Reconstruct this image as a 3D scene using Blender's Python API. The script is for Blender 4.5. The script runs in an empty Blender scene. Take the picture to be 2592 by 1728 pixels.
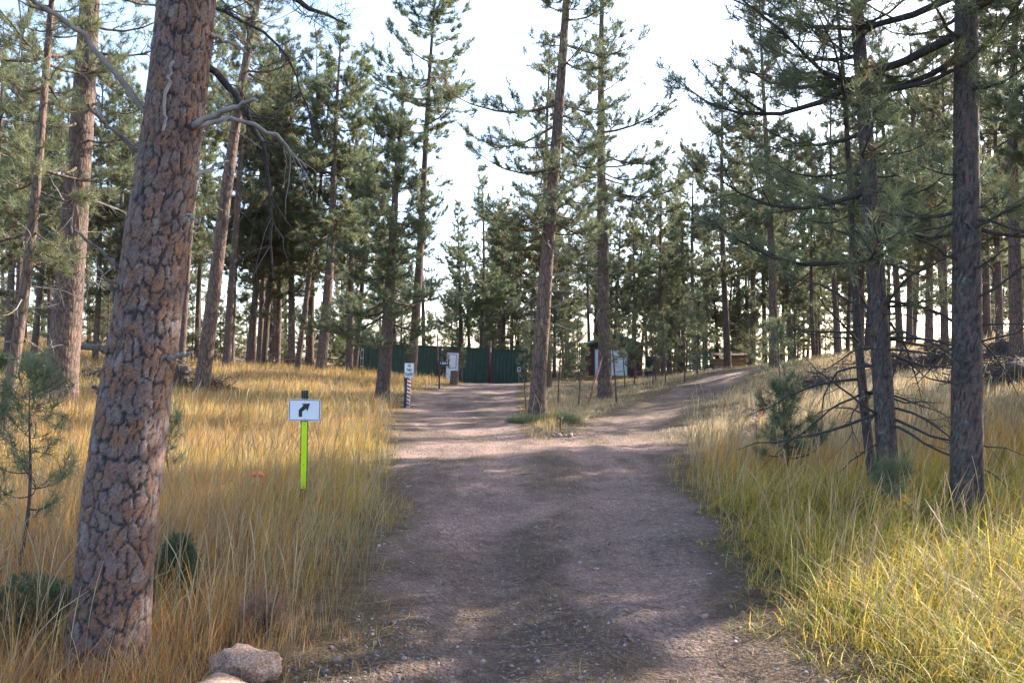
import bpy, bmesh, math, random
import numpy as np
from mathutils import Vector, Matrix, Euler

# ------------------------------------------------------------------ camera, sky, sun, exposure
scene = bpy.context.scene
C = scene.collection
F_PX, CX, CY = 2092.0, 1296.0, 864.0          # focal length in photo pixels, principal point
CAM = np.array([0.0, 0.0, 1.6])
PITCH = math.radians(0.98)
cam_d = bpy.data.cameras.new("camera"); cam_d.sensor_width = 36.0; cam_d.lens = F_PX / 2592.0 * 36.0
cam_d.clip_end = 5000.0; cam_d.clip_start = 0.05
cam = bpy.data.objects.new("camera", cam_d); C.objects.link(cam)
cam.location = CAM; cam.rotation_euler = (math.radians(90) + PITCH, 0, 0)
scene.camera = cam

SUN_AZ, SUN_EL = math.radians(57), math.radians(29)
world = bpy.data.worlds.new("World"); scene.world = world; world.use_nodes = True
wn = world.node_tree.nodes; wl = world.node_tree.links
sky = wn.new("ShaderNodeTexSky"); sky.sky_type = 'NISHITA'; sky.sun_disc = False
sky.sun_elevation = SUN_EL; sky.sun_rotation = SUN_AZ; sky.altitude = 1500; sky.air_density = 1.0
sky.dust_density = 6.0; sky.ozone_density = 1.0
bg = wn["Background"]; bg.inputs["Strength"].default_value = 0.15
wl.new(sky.outputs[0], bg.inputs["Color"])

sun_d = bpy.data.lights.new("sun", 'SUN'); sun_d.energy = 4.2; sun_d.angle = math.radians(0.55)
sun_d.color = (1.0, 0.92, 0.80)
sun = bpy.data.objects.new("sun", sun_d); C.objects.link(sun)
sdir = Vector((math.sin(SUN_AZ) * math.cos(SUN_EL), math.cos(SUN_AZ) * math.cos(SUN_EL), math.sin(SUN_EL)))
sun.rotation_euler = sdir.to_track_quat('Z', 'Y').to_euler(); sun.location = (30, 30, 40)

vs = scene.view_settings
vs.view_transform = 'Standard'; vs.look = 'None'; vs.gamma = 1.0; vs.use_curve_mapping = False
vs.exposure = 2.2
scene.cycles.max_bounces = 5; scene.cycles.diffuse_bounces = 3; scene.cycles.transmission_bounces = 2
scene.cycles.glossy_bounces = 2; scene.cycles.use_denoising = True
scene.cycles.caustics_reflective = False; scene.cycles.caustics_refractive = False

# ------------------------------------------------------------------ numpy helpers
R = np.random.default_rng(7)

def _hash(ix, iy, iz, seed):
    h = (ix.astype(np.int64) * 374761393 + iy.astype(np.int64) * 668265263 + iz.astype(np.int64) * 2147483647 + seed * 974634777) & 0xFFFFFFFF
    h = ((h ^ (h >> 13)) * 1274126177) & 0xFFFFFFFF
    h = ((h ^ (h >> 16)) * 2246822519) & 0xFFFFFFFF
    return ((h ^ (h >> 15)) & 0xFFFFFF) / float(0xFFFFFF)

def noise2(x, y, seed=0):
    x = np.asarray(x, float); y = np.asarray(y, float)
    ix, iy = np.floor(x), np.floor(y); fx, fy = x - ix, y - iy
    fx = fx * fx * (3 - 2 * fx); fy = fy * fy * (3 - 2 * fy); z = np.zeros_like(ix)
    a = _hash(ix, iy, z, seed); b = _hash(ix + 1, iy, z, seed); c = _hash(ix, iy + 1, z, seed); d = _hash(ix + 1, iy + 1, z, seed)
    return (a * (1 - fx) + b * fx) * (1 - fy) + (c * (1 - fx) + d * fx) * fy

def fbm2(x, y, seed=0, o=4):
    s = 0; a = .5; t = 0
    for i in range(o):
        s = s + a * noise2(np.asarray(x) * 2 ** i + 17.3 * i, np.asarray(y) * 2 ** i + 9.1 * i, seed + i); t += a; a *= .5
    return s / t

def noise3(p, seed=0):
    i = np.floor(p); f = p - i; f = f * f * (3 - 2 * f); r = 0
    for dx in (0, 1):
        for dy in (0, 1):
            for dz in (0, 1):
                w = (f[..., 0] if dx else 1 - f[..., 0]) * (f[..., 1] if dy else 1 - f[..., 1]) * (f[..., 2] if dz else 1 - f[..., 2])
                r = r + w * _hash(i[..., 0] + dx, i[..., 1] + dy, i[..., 2] + dz, seed)
    return r

def sstep(a, b, x):
    t = np.clip((np.asarray(x, float) - a) / (b - a), 0, 1); return t * t * (3 - 2 * t)

def nrm(v):
    return v / np.maximum(np.linalg.norm(v, axis=-1, keepdims=True), 1e-9)

def mesh_np(name, V, faces, smooth=False, col=None, attrs=None, mats=None, mat_idx=None):
    """faces: list of int arrays (n,3) or (n,4)"""
    me = bpy.data.meshes.new(name)
    V = np.ascontiguousarray(V, np.float32)
    faces = [np.asarray(f, np.int32) for f in faces if len(f)]
    nl = sum(f.size for f in faces); nf = sum(len(f) for f in faces)
    me.vertices.add(len(V)); me.vertices.foreach_set("co", V.ravel())
    me.loops.add(nl); me.loops.foreach_set("vertex_index", np.concatenate([f.ravel() for f in faces]))
    me.polygons.add(nf)
    tot = np.concatenate([np.full(len(f), f.shape[1], np.int32) for f in faces])
    st = np.concatenate([[0], np.cumsum(tot)[:-1]]).astype(np.int32)
    me.polygons.foreach_set("loop_start", st)
    if smooth: me.polygons.foreach_set("use_smooth", np.ones(nf, bool))
    if mat_idx is not None: me.polygons.foreach_set("material_index", np.asarray(mat_idx, np.int32))
    me.update(calc_edges=True)
    if col is not None:
        a = me.attributes.new("col", 'FLOAT_COLOR', 'POINT')
        c4 = np.ones((len(V), 4), np.float32); c4[:, :3] = col
        a.data.foreach_set("color", c4.ravel())
    for k, v in (attrs or {}).items():
        a = me.attributes.new(k, 'FLOAT', 'POINT'); a.data.foreach_set("value", np.ascontiguousarray(v, np.float32))
    for m in (mats or []): me.materials.append(m)
    return me

def obj(name, me, parent=None, loc=None, rot=None):
    o = bpy.data.objects.new(name, me); C.objects.link(o)
    if parent is not None: o.parent = parent
    if loc is not None: o.location = loc
    if rot is not None: o.rotation_euler = rot
    return o

def tag(o, label, cat, group=None, kind=None):
    o["label"] = label; o["category"] = cat
    if group: o["group"] = group
    if kind: o["kind"] = kind
    return o

def thing(name, label, cat, loc=(0, 0, 0), rot=(0, 0, 0), group=None):
    o = obj(name, None, None, loc, rot); o.empty_display_size = .1
    return tag(o, label, cat, group)

# tubes: P (n,k,3) centre lines, Rd (n,k) radii
def tubes(P, Rd, sides, off=0):
    P = np.asarray(P, float); n, k, _ = P.shape
    T = np.empty_like(P); T[:, 1:-1] = P[:, 2:] - P[:, :-2]; T[:, 0] = P[:, 1] - P[:, 0]; T[:, -1] = P[:, -1] - P[:, -2]
    T = nrm(T)
    ref = np.zeros_like(T); ref[..., 2] = 1; par = np.abs(T[:, :1, 2:3]) > .8
    ref = np.where(par, np.array([1.0, 0, 0]), ref)
    A = nrm(np.cross(T, ref)); B = np.cross(T, A)
    th = np.arange(sides) / sides * 2 * math.pi
    ring = A[:, :, None, :] * np.cos(th)[None, None, :, None] + B[:, :, None, :] * np.sin(th)[None, None, :, None]
    V = (P[:, :, None, :] + ring * np.asarray(Rd)[:, :, None, None]).reshape(-1, 3)
    i = np.arange(n)[:, None, None] * k * sides; j = np.arange(k - 1)[None, :, None] * sides; s = np.arange(sides)[None, None, :]
    s2 = (s + 1) % sides
    Q = np.stack([i + j + s, i + j + s2, i + j + sides + s2, i + j + sides + s], -1).reshape(-1, 4) + off
    return V, Q

# ------------------------------------------------------------------ materials
def mat(name):
    m = bpy.data.materials.new(name); m.use_nodes = True
    nt = m.node_tree; b = nt.nodes["Principled BSDF"]
    return m, nt, b

def N(nt, typ, **kw):
    n = nt.nodes.new(typ)
    for k, v in kw.items(): setattr(n, k, v)
    return n

def setin(n, **kw):
    for k, v in kw.items(): n.inputs[k.replace("_", " ")].default_value = v
    return n

def ramp(nt, src, stops):
    r = nt.nodes.new("ShaderNodeValToRGB"); nt.links.new(src, r.inputs[0])
    cr = r.color_ramp
    while len(cr.elements) < len(stops): cr.elements.new(0.5)
    for e, (p, c) in zip(cr.elements, stops): e.position = p; e.color = (*c, 1)
    return r.outputs[0]

def mixc(nt, fac, a, b, typ='MIX'):
    m = nt.nodes.new("ShaderNodeMix"); m.data_type = 'RGBA'; m.blend_type = typ
    if hasattr(fac, "is_linked") or hasattr(fac, "links"): nt.links.new(fac, m.inputs[0])
    else: m.inputs[0].default_value = fac
    for s, v in ((m.inputs[6], a), (m.inputs[7], b)):
        if hasattr(v, "links"): nt.links.new(v, s)
        else: s.default_value = (*v, 1)
    return m.outputs[2]

def noise_tex(nt, vec, scale, detail=5, rough=.6):
    n = nt.nodes.new("ShaderNodeTexNoise"); n.inputs["Scale"].default_value = scale
    n.inputs["Detail"].default_value = detail; n.inputs["Roughness"].default_value = rough
    if vec is not None: nt.links.new(vec, n.inputs["Vector"])
    return n.outputs["Fac"]

def bump(nt, b, h, strength=.4, dist=.01):
    n = nt.nodes.new("ShaderNodeBump"); n.inputs["Strength"].default_value = strength; n.inputs["Distance"].default_value = dist
    nt.links.new(h, n.inputs["Height"]); nt.links.new(n.outputs[0], b.inputs["Normal"])

def paint(name, col, rough=.5, metal=0.0, var=.12, scale=6, bmp=0.0):
    m, nt, b = mat(name)
    tc = N(nt, "ShaderNodeTexCoord")
    f = noise_tex(nt, tc.outputs["Object"], scale, 6, .65)
    lo = tuple(c * (1 - var * 1.6) for c in col); hi = tuple(min(1, c * (1 + var)) for c in col)
    nt.links.new(ramp(nt, f, [(.3, lo), (.7, hi)]), b.inputs["Base Color"])
    b.inputs["Roughness"].default_value = rough; b.inputs["Metallic"].default_value = metal
    if bmp: bump(nt, b, noise_tex(nt, tc.outputs["Object"], scale * 8, 4), bmp, .01)
    return m

def leafy(name, transl=.3, rough=.55, objvar=.0):
    m, nt, b = mat(name)
    at = N(nt, "ShaderNodeAttribute", attribute_name="col")
    colr = at.outputs["Color"]
    if objvar:
        oi = N(nt, "ShaderNodeObjectInfo"); hs = N(nt, "ShaderNodeHueSaturation")
        mr = N(nt, "ShaderNodeMapRange"); mr.inputs[3].default_value = 1 - objvar; mr.inputs[4].default_value = 1 + objvar
        nt.links.new(oi.outputs["Random"], mr.inputs[0]); nt.links.new(mr.outputs[0], hs.inputs["Value"])
        mr2 = N(nt, "ShaderNodeMapRange"); mr2.inputs[3].default_value = .5 - .03; mr2.inputs[4].default_value = .5 + .015
        nt.links.new(oi.outputs["Random"], mr2.inputs[0]); nt.links.new(mr2.outputs[0], hs.inputs["Hue"])
        nt.links.new(colr, hs.inputs["Color"]); colr = hs.outputs[0]
    nt.links.new(colr, b.inputs["Base Color"])
    b.inputs["Roughness"].default_value = rough; b.inputs["Specular IOR Level"].default_value = .25
    t = N(nt, "ShaderNodeBsdfTranslucent"); nt.links.new(colr, t.inputs[0])
    mx = N(nt, "ShaderNodeMixShader"); mx.inputs[0].default_value = transl
    nt.links.new(b.outputs[0], mx.inputs[1]); nt.links.new(t.outputs[0], mx.inputs[2])
    nt.links.new(mx.outputs[0], nt.nodes["Material Output"].inputs[0])
    return m

M_grass = leafy("grass_blades", .42)
M_needle = leafy("pine_needles", .42, .5, .16)
M_needle_near = leafy("pine_needles_near", .36, .5, 0)

def bark_near():
    m, nt, b = mat("plated_bark")
    tc = N(nt, "ShaderNodeTexCoord")
    ck = N(nt, "ShaderNodeAttribute", attribute_name="crack").outputs["Fac"]
    pl = N(nt, "ShaderNodeAttribute", attribute_name="plate").outputs["Fac"]
    fine = noise_tex(nt, tc.outputs["Object"], 45, 6, .7)
    big = noise_tex(nt, tc.outputs["Object"], 9, 4, .6)
    pc = ramp(nt, pl, [(.15, (.056, .046, .048)), (.35, (.10, .064, .053)), (.52, (.175, .084, .047)), (.7, (.118, .078, .066)), (.9, (.18, .155, .152))])
    grey = mixc(nt, ramp(nt, big, [(.45, (0, 0, 0)), (.62, (.8, .8, .8))]), pc, (.12, .107, .112))
    flk = mixc(nt, ramp(nt, fine, [(.35, (0, 0, 0)), (.7, (1, 1, 1))]), grey, (.23, .16, .12))
    flk2 = mixc(nt, .5, grey, flk)
    flk2 = mixc(nt, .75, flk2, mixc(nt, 1.0, flk2, ramp(nt, noise_tex(nt, tc.outputs['Object'], 120, 4, .7), [(.3, (.35, .35, .38)), (.7, (1.6, 1.5, 1.5))]), 'MULTIPLY'))
    col = mixc(nt, ramp(nt, ck, [(.2, (0, 0, 0)), (.9, (1, 1, 1))]), (.04, .036, .04), flk2)
    nt.links.new(col, b.inputs["Base Color"]); b.inputs["Roughness"].default_value = .9
    b.inputs["Specular IOR Level"].default_value = .15
    bump(nt, b, fine, .35, .005)
    return m

def bark_dark_near():
    m, nt, b = mat("lichen_bark")
    tc = N(nt, "ShaderNodeTexCoord")
    ck = N(nt, "ShaderNodeAttribute", attribute_name="crack").outputs["Fac"]
    pl = N(nt, "ShaderNodeAttribute", attribute_name="plate").outputs["Fac"]
    fine = noise_tex(nt, tc.outputs["Object"], 50, 6, .7)
    pc = ramp(nt, pl, [(.15, (.05, .043, .045)), (.5, (.075, .06, .058)), (.75, (.11, .072, .06)), (.95, (.12, .09, .075))])
    flk = mixc(nt, ramp(nt, fine, [(.5, (0, 0, 0)), (.8, (1, 1, 1))]), pc, (.17, .15, .14))
    lich = ramp(nt, noise_tex(nt, tc.outputs["Object"], 7, 6, .75), [(.60, (0, 0, 0)), (.67, (1, 1, 1))])
    flk = mixc(nt, lich, flk, (.13, .19, .16))
    col = mixc(nt, ramp(nt, ck, [(.2, (0, 0, 0)), (.8, (1, 1, 1))]), (.032, .028, .03), flk)
    nt.links.new(col, b.inputs["Base Color"]); b.inputs["Roughness"].default_value = .92
    b.inputs["Specular IOR Level"].default_value = .15
    bump(nt, b, fine, .8, .008)
    return m

def bark_far(name, c1, c2, c3):
    m, nt, b = mat(name)
    tc = N(nt, "ShaderNodeTexCoord"); mp = N(nt, "ShaderNodeMapping"); mp.inputs["Scale"].default_value = (1, 1, .28)
    nt.links.new(tc.outputs["Object"], mp.inputs[0])
    vo = N(nt, "ShaderNodeTexVoronoi", feature='DISTANCE_TO_EDGE'); vo.inputs["Scale"].default_value = 13
    nt.links.new(mp.outputs[0], vo.inputs["Vector"])
    oi = N(nt, "ShaderNodeObjectInfo")
    n1 = noise_tex(nt, mp.outputs[0], 8, 6, .7)
    pc = ramp(nt, n1, [(.3, c1), (.55, c2), (.75, c3)])
    pc = mixc(nt, oi.outputs["Random"], pc, mixc(nt, 1.0, pc, (.70, .72, .78), 'MULTIPLY'))
    col = mixc(nt, ramp(nt, vo.outputs["Distance"], [(.0, (0, 0, 0)), (.13, (1, 1, 1))]), (.05, .042, .04), pc)
    nt.links.new(col, b.inputs["Base Color"]); b.inputs["Roughness"].default_value = .92
    b.inputs["Specular IOR Level"].default_value = .1
    bump(nt, b, vo.outputs["Distance"], .7, .03)
    return m

M_bark = bark_near(); M_bark_dark = bark_dark_near()
M_bark_far = bark_far("pine_bark", (.10, .078, .07), (.175, .115, .088), (.27, .165, .115))
M_dead = paint("weathered_wood", (.23, .205, .19), .9, 0, .25, 20, .5)
M_twig = paint("dark_twigs", (.045, .038, .036), .95, 0, .3, 20, .4)
M_brush = paint("dead_brush", (.085, .06, .05), .95, 0, .4, 8, .5)

def wood(name, c1, c2):
    m, nt, b = mat(name)
    tc = N(nt, "ShaderNodeTexCoord"); mp = N(nt, "ShaderNodeMapping"); mp.inputs["Scale"].default_value = (1.5, 18, 18)
    nt.links.new(tc.outputs["Object"], mp.inputs[0])
    f = noise_tex(nt, mp.outputs[0], 2, 6, .65)
    nt.links.new(ramp(nt, f, [(.3, c1), (.7, c2)]), b.inputs["Base Color"]); b.inputs["Roughness"].default_value = .85
    bump(nt, b, f, .5, .005)
    return m

M_wood = wood("old_planks", (.14, .09, .06), (.27, .18, .12))
M_log = wood("tan_logs", (.25, .13, .06), (.45, .26, .13))
M_green = paint("green_steel", (.015, .048, .034), .45, .0, .22, 3)
M_green_trim = paint("green_trim", (.03, .10, .06), .5, 0, .2, 6)
M_red = paint("barn_red", (.085, .022, .022), .7, 0, .3, 5)
M_redstripe = paint("red_stripe", (.36, .05, .05), .5, 0, .15, 12)
M_redpole = paint("red_pole", (.15, .024, .024), .6, 0, .3, 8)
M_white = paint("white_paint", (.74, .77, .80), .45, 0, .05, 4)
M_black = paint("black_paint", (.012, .012, .014), .5, 0, .1, 8)
M_navy = paint("sign_ink", (.012, .013, .035), .5, 0, .1, 8)
M_glass = paint("dark_glass", (.03, .035, .04), .12, 0, .1, 3)
M_reflect = paint("yellow_reflector", (.55, .78, .0), .4, 0, .05, 10)
M_post = paint("green_post_steel", (.02, .035, .025), .55, .2, .2, 15)
M_bolt = paint("zinc_bolt", (.5, .5, .5), .35, .8, .1, 20)
M_signwhite = paint("sign_white", (.70, .72, .80), .4, 0, .03, 5)
M_orange = paint("orange_stake", (.45, .10, .03), .7, 0, .25, 12)
M_flag = paint("orange_plastic", (.85, .12, .04), .5, 0, .1, 30)
M_rubber = paint("tyre_rubber", (.04, .04, .04), .85, 0, .3, 12)
M_grey = paint("grey_meter", (.42, .44, .45), .5, .2, .1, 8)

def rock_mat(name, a, b_, c):
    m, nt, b = mat(name)
    tc = N(nt, "ShaderNodeTexCoord"); oi = N(nt, "ShaderNodeObjectInfo")
    ad = N(nt, "ShaderNodeVectorMath", operation='ADD'); nt.links.new(tc.outputs["Object"], ad.inputs[0]); nt.links.new(oi.outputs["Location"], ad.inputs[1])
    f = noise_tex(nt, ad.outputs[0], 14, 7, .7)
    f2 = noise_tex(nt, ad.outputs[0], 60, 4, .7)
    col = ramp(nt, f, [(.3, a), (.5, b_), (.68, c)])
    col = mixc(nt, .3, col, mixc(nt, 1.0, col, ramp(nt, f2, [(.3, (.3, .3, .3)), (.7, (1.4, 1.4, 1.4))]), 'MULTIPLY'))
    nt.links.new(col, b.inputs["Base Color"]); b.inputs["Roughness"].default_value = .9
    bump(nt, b, f2, .7, .01)
    return m

M_rock = rock_mat("pink_rock", (.11, .068, .05), (.35, .205, .14), (.62, .52, .45))

def stone_mat():
    m, nt, b = mat("gravel_stone")
    at = N(nt, "ShaderNodeAttribute", attribute_name="col").outputs["Color"]
    tc = N(nt, "ShaderNodeTexCoord")
    f = noise_tex(nt, tc.outputs["Object"], 60, 4, .6)
    col = mixc(nt, 1.0, at, ramp(nt, f, [(.3, (.75, .75, .75)), (.7, (1.15, 1.15, 1.15))]), 'MULTIPLY')
    nt.links.new(col, b.inputs["Base Color"]); b.inputs["Roughness"].default_value = .9
    b.inputs["Specular IOR Level"].default_value = .2
    return m
M_stone = stone_mat()

def terrain_mat():
    m, nt, b = mat("forest_floor_and_gravel")
    tc = N(nt, "ShaderNodeTexCoord"); ob = tc.outputs["Object"]
    road = N(nt, "ShaderNodeAttribute", attribute_name="road").outputs["Fac"]
    lit = N(nt, "ShaderNodeAttribute", attribute_name="litter").outputs["Fac"]
    n_big = noise_tex(nt, ob, .9, 6, .65); n_mid = noise_tex(nt, ob, 5, 6, .7); n_f = noise_tex(nt, ob, 55, 5, .75)
    vo = N(nt, "ShaderNodeTexVoronoi"); vo.inputs["Scale"].default_value = 42; nt.links.new(ob, vo.inputs["Vector"])
    # forest floor
    fl = ramp(nt, n_mid, [(.3, (.075, .055, .032)), (.55, (.15, .11, .062)), (.75, (.22, .165, .095))])
    fl = mixc(nt, 1.0, fl, ramp(nt, n_f, [(.3, (.55, .55, .55)), (.7, (1.35, 1.35, 1.35))]), 'MULTIPLY')
    # gravel
    gr = ramp(nt, n_big, [(.30, (.185, .132, .108)), (.5, (.255, .183, .150)), (.7, (.33, .222, .172))])
    gr = mixc(nt, .7, gr, mixc(nt, 1.0, gr, ramp(nt, n_f, [(.3, (.22, .22, .23)), (.7, (1.75, 1.75, 1.75))]), 'MULTIPLY'))
    gr = mixc(nt, .45, gr, mixc(nt, 1.0, gr, ramp(nt, vo.outputs["Color"], [(.1, (.6, .58, .58)), (.9, (1.6, 1.55, 1.6))]), 'MULTIPLY'))
    gr = mixc(nt, .8, gr, mixc(nt, 1.0, gr, ramp(nt, noise_tex(nt, ob, 19, 4, .8), [(.32, (.55, .55, .56)), (.68, (1.45, 1.42, 1.42))]), 'MULTIPLY'))
    # needle litter streaks over the gravel
    mp = N(nt, "ShaderNodeMapping"); mp.inputs["Scale"].default_value = (1, 2.5, 1); nt.links.new(ob, mp.inputs[0])
    n_l = noise_tex(nt, mp.outputs[0], 26, 6, .8)
    lc = ramp(nt, n_l, [(.3, (.055, .042, .03)), (.55, (.12, .088, .058)), (.75, (.23, .165, .105))])
    ad = N(nt, "ShaderNodeMath", operation='ADD'); nt.links.new(lit, ad.inputs[0])
    sb = N(nt, "ShaderNodeMath", operation='MULTIPLY_ADD'); nt.links.new(n_mid, sb.inputs[0]); sb.inputs[1].default_value = 1.3; sb.inputs[2].default_value = -.65
    nt.links.new(sb.outputs[0], ad.inputs[1])
    gr = mixc(nt, ramp(nt, ad.outputs[0], [(.15, (0, 0, 0)), (1.0, (.8, .8, .8))]), gr, lc)
    ar = N(nt, "ShaderNodeMath", operation='ADD'); nt.links.new(road, ar.inputs[0])
    s2 = N(nt, "ShaderNodeMath", operation='MULTIPLY_ADD'); nt.links.new(n_mid, s2.inputs[0]); s2.inputs[1].default_value = .7; s2.inputs[2].default_value = -.35
    nt.links.new(s2.outputs[0], ar.inputs[1])
    col = mixc(nt, ramp(nt, ar.outputs[0], [(.3, (0, 0, 0)), (.65, (1, 1, 1))]), fl, gr)
    nt.links.new(col, b.inputs["Base Color"]); b.inputs["Roughness"].default_value = .95
    b.inputs["Specular IOR Level"].default_value = .15
    mh = N(nt, "ShaderNodeMath", operation='ADD'); nt.links.new(n_f, mh.inputs[0]); nt.links.new(vo.outputs["Distance"], mh.inputs[1])
    bump(nt, b, mh.outputs[0], 1.0, .03)
    return m
M_terrain = terrain_mat()

# ------------------------------------------------------------------ terrain
def softplus(x, k=1.5):
    return np.logaddexp(0, np.asarray(x, float) * k) / k

ROAD_MAIN = [(-1.5, -30), (-1.35, 2.0), (-1.03, 4.04), (-.76, 4.7), (-.80, 6.1), (-1.10, 8.4), (-1.64, 12), (-2.3, 16.7), (-3.15, 24), (-3.7, 30), (-3.5, 35), (-2.7, 40), (-2.5, 46), (-4.5, 54), (-3.2, 59), (1.6, 62), (2.4, 58),
             (.55, 47), (.25, 38), (.2, 30), (.15, 24), (.2, 19.5), (.5, 16.8), (1.2, 17.8), (2.5, 21.7), (4.4, 26.8), (7.1, 35), (9.9, 40), (17, 54), (32, 75), (60, 110), (64, 106), (36, 71), (20, 52), (11.2, 37.5), (9.4, 33.5), (6.5, 26.8),
             (4.0, 20.6), (2.95, 14.6), (2.15, 11.2), (1.66, 7.4), (1.46, 5.07), (1.55, 4.04), (1.75, 2), (1.9, -30)]
RP = np.array(ROAD_MAIN, float)

def road_sd(x, y):
    """signed distance, positive inside the road"""
    x = np.asarray(x, float); y = np.asarray(y, float); sh = x.shape
    x = x.ravel(); y = y.ravel()
    best = np.full(x.shape, 1e9); inside = np.zeros(x.shape, bool)
    for i in range(len(RP)):
        ax, ay = RP[i]; bx, by = RP[(i + 1) % len(RP)]
        dx, dy = bx - ax, by - ay
        t = np.clip(((x - ax) * dx + (y - ay) * dy) / (dx * dx + dy * dy), 0, 1)
        best = np.minimum(best, (x - ax - t * dx) ** 2 + (y - ay - t * dy) ** 2)
        c = (ay > y) != (by > y)
        if abs(dy) > 1e-9: inside ^= c & (x < ax + (y - ay) / dy * dx)
    d = np.sqrt(best)
    return np.where(inside, d, -d).reshape(sh)

def road_mask(x, y):
    d = road_sd(x, y)
    d = d + (fbm2(np.asarray(x) * 1.6, np.asarray(y) * 1.2, 31) - .5) * .55 + (noise2(np.asarray(x) * 7, np.asarray(y) * 7, 33) - .5) * .12
    return np.clip(d / .5 + .5, 0, 1)

def Hraw(x, y):
    x = np.asarray(x, float); y = np.asarray(y, float)
    h = .13 * softplus(x - 4.4 - .42 * np.maximum(0, y - 42), 1.2) * sstep(2, 16, y + .3 * x)
    h = np.where(x > 40, np.minimum(h, 5.5), h)
    h = h + .085 * softplus(-x - 5.2, 1.0) * sstep(3, 18, y - .2 * x)
    h = np.minimum(h, 5.0)
    # meadow knoll on the left, falling away behind it
    h = h + .55 * np.exp(-(((x + 9.5) / 6.0) ** 2 + ((y - 38) / 9.0) ** 2))
    h = h - 1.6 * np.exp(-(((x + 15) / 11.0) ** 2)) * sstep(44, 75, y)
    h = h - .6 * np.exp(-(((x - 1) / 6.0) ** 2 + ((y - 63) / 8.0) ** 2))
    h = h - .30 * np.exp(-(((x - 8) / 4.0) ** 2 + ((y - 63) / 7.0) ** 2))
    h = h - 7 * sstep(85, 190, y) * (1 - .75 * sstep(10, 40, np.abs(x)))
    far = np.maximum(np.abs(x) - 60, 0) + np.maximum(y - 150, 0)
    h = h - .02 * far
    h = h + (fbm2(x * .22, y * .22, 5) - .5) * .30 * sstep(4, 14, np.hypot(x, y))
    return h

def H(x, y):
    x = np.asarray(x, float); y = np.asarray(y, float)
    h = Hraw(x, y)
    sd = road_sd(x, y); inr = sstep(-.5, .7, sd)
    h = h + (fbm2(x * 1.3, y * 1.3, 11) - .5) * .09 * (1 - .35 * inr) + (fbm2(x * 4.5, y * 4.5, 13) - .5) * .035
    h = h - .05 * inr
    # wheel ruts on the near stretch
    cx = .36 + .008 * y
    for s in (-.62, .66):
        h = h - .035 * np.exp(-((x - cx - s) / .26) ** 2) * inr * sstep(18, 13, y)
    # low water bars across the two branches
    for yy, a, xa, xb in ((24.5, .07, -3.2, .2), (27.3, .08, -3.5, .2), (31.0, .09, -3.6, .3), (12.4, .05, -1.6, 2.4), (36.5, .08, -3, .3)):
        yc = yy + .5 * np.sin(x * .9) + .12 * x
        h = h + a * np.exp(-((y - yc) / .32) ** 2) * inr * (x < 3.4)
    for yy, a in ((24.5, .10), (29.5, .12), (34, .10), (38, .10)):
        yc = yy + .5 * (x - 6) * -.35
        h = h + a * np.exp(-((y - yc) / .4) ** 2) * inr * sstep(2.5, 4, x)
    return h

def h1(x, y): return float(H(np.array([x]), np.array([y]))[0])

def at(px, py, d):
    """world point on the line of sight of a photo pixel, at forward distance d"""
    u = (px - CX) / F_PX; v = (CY - py) / F_PX
    dv = np.array([u, math.cos(PITCH) - v * math.sin(PITCH), math.sin(PITCH) + v * math.cos(PITCH)])
    return CAM + dv * (d / dv[1])

def gp(px, d):
    """ground point under photo column px at forward distance d"""
    p = at(px, 864, d); return np.array([p[0], p[1], h1(p[0], p[1])])

def axis_steps(fine0, fine1, step, grow, lo, hi):
    a = list(np.arange(fine0, fine1 + 1e-6, step)); s = step; v = a[-1]
    while v < hi: s *= grow; v += s; a.append(v)
    s = step; v = a[0]; b = []
    while v > lo: s *= grow * 1.03; v -= s; b.append(v)
    return np.array(b[::-1] + a)

xs = axis_steps(-3.0, 3.6, .08, 1.055, -900, 900); ys = axis_steps(3.4, 13, .08, 1.024, -60, 1100)
GX, GY = np.meshgrid(xs, ys)
GZ = H(GX, GY); RM = road_mask(GX, GY)
nx, ny = len(xs), len(ys)
V = np.stack([GX, GY, GZ], -1).reshape(-1, 3)
idx = np.arange(nx * ny).reshape(ny, nx)
Q = np.stack([idx[:-1, :-1], idx[:-1, 1:], idx[1:, 1:], idx[1:, :-1]], -1).reshape(-1, 4)
rm = RM.ravel()
litv = np.clip((fbm2(GX * 1.1, GY * .55, 41) - .47) * 2.4 + (fbm2(GX * 4, GY * 2.2, 43) - .5) * 1.6 + .38 + .35 * (sstep(15, 18, GY) * sstep(1.2, 2.5, GX)) + .5 * sstep(.55, .0, road_sd(GX, GY)), 0, 1).ravel()
# the middle strip between the wheel tracks collects more litter
mid = np.exp(-((GX - .45 - .01 * GY) / .34) ** 2).ravel() * .38
trk = sum(np.exp(-((GX - .36 - .008 * GY - q_) / .24) ** 2) for q_ in (-.62, .66)).ravel() * .28
litv = np.clip(litv + mid - trk - .08, 0, 1)
fm = rm[Q].mean(1) > .5

def sub(faces):
    u, inv = np.unique(faces, return_inverse=True); return u, inv.reshape(faces.shape)
for nm, sel in (("ground", ~fm), ("gravel_road", fm)):
    u, f = sub(Q[sel])
    me = mesh_np(nm, V[u], [f], True, attrs={"road": rm[u], "litter": litv[u]}, mats=[M_terrain])
    o = obj(nm, me); o["kind"] = "structure"
    if nm == "gravel_road": road_ob = o; o["label"] = "pinkish gravel two-track road forking around a grass island"
    else: o["label"] = "forest floor under the dry grass and pines"; ground_ob = o

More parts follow.
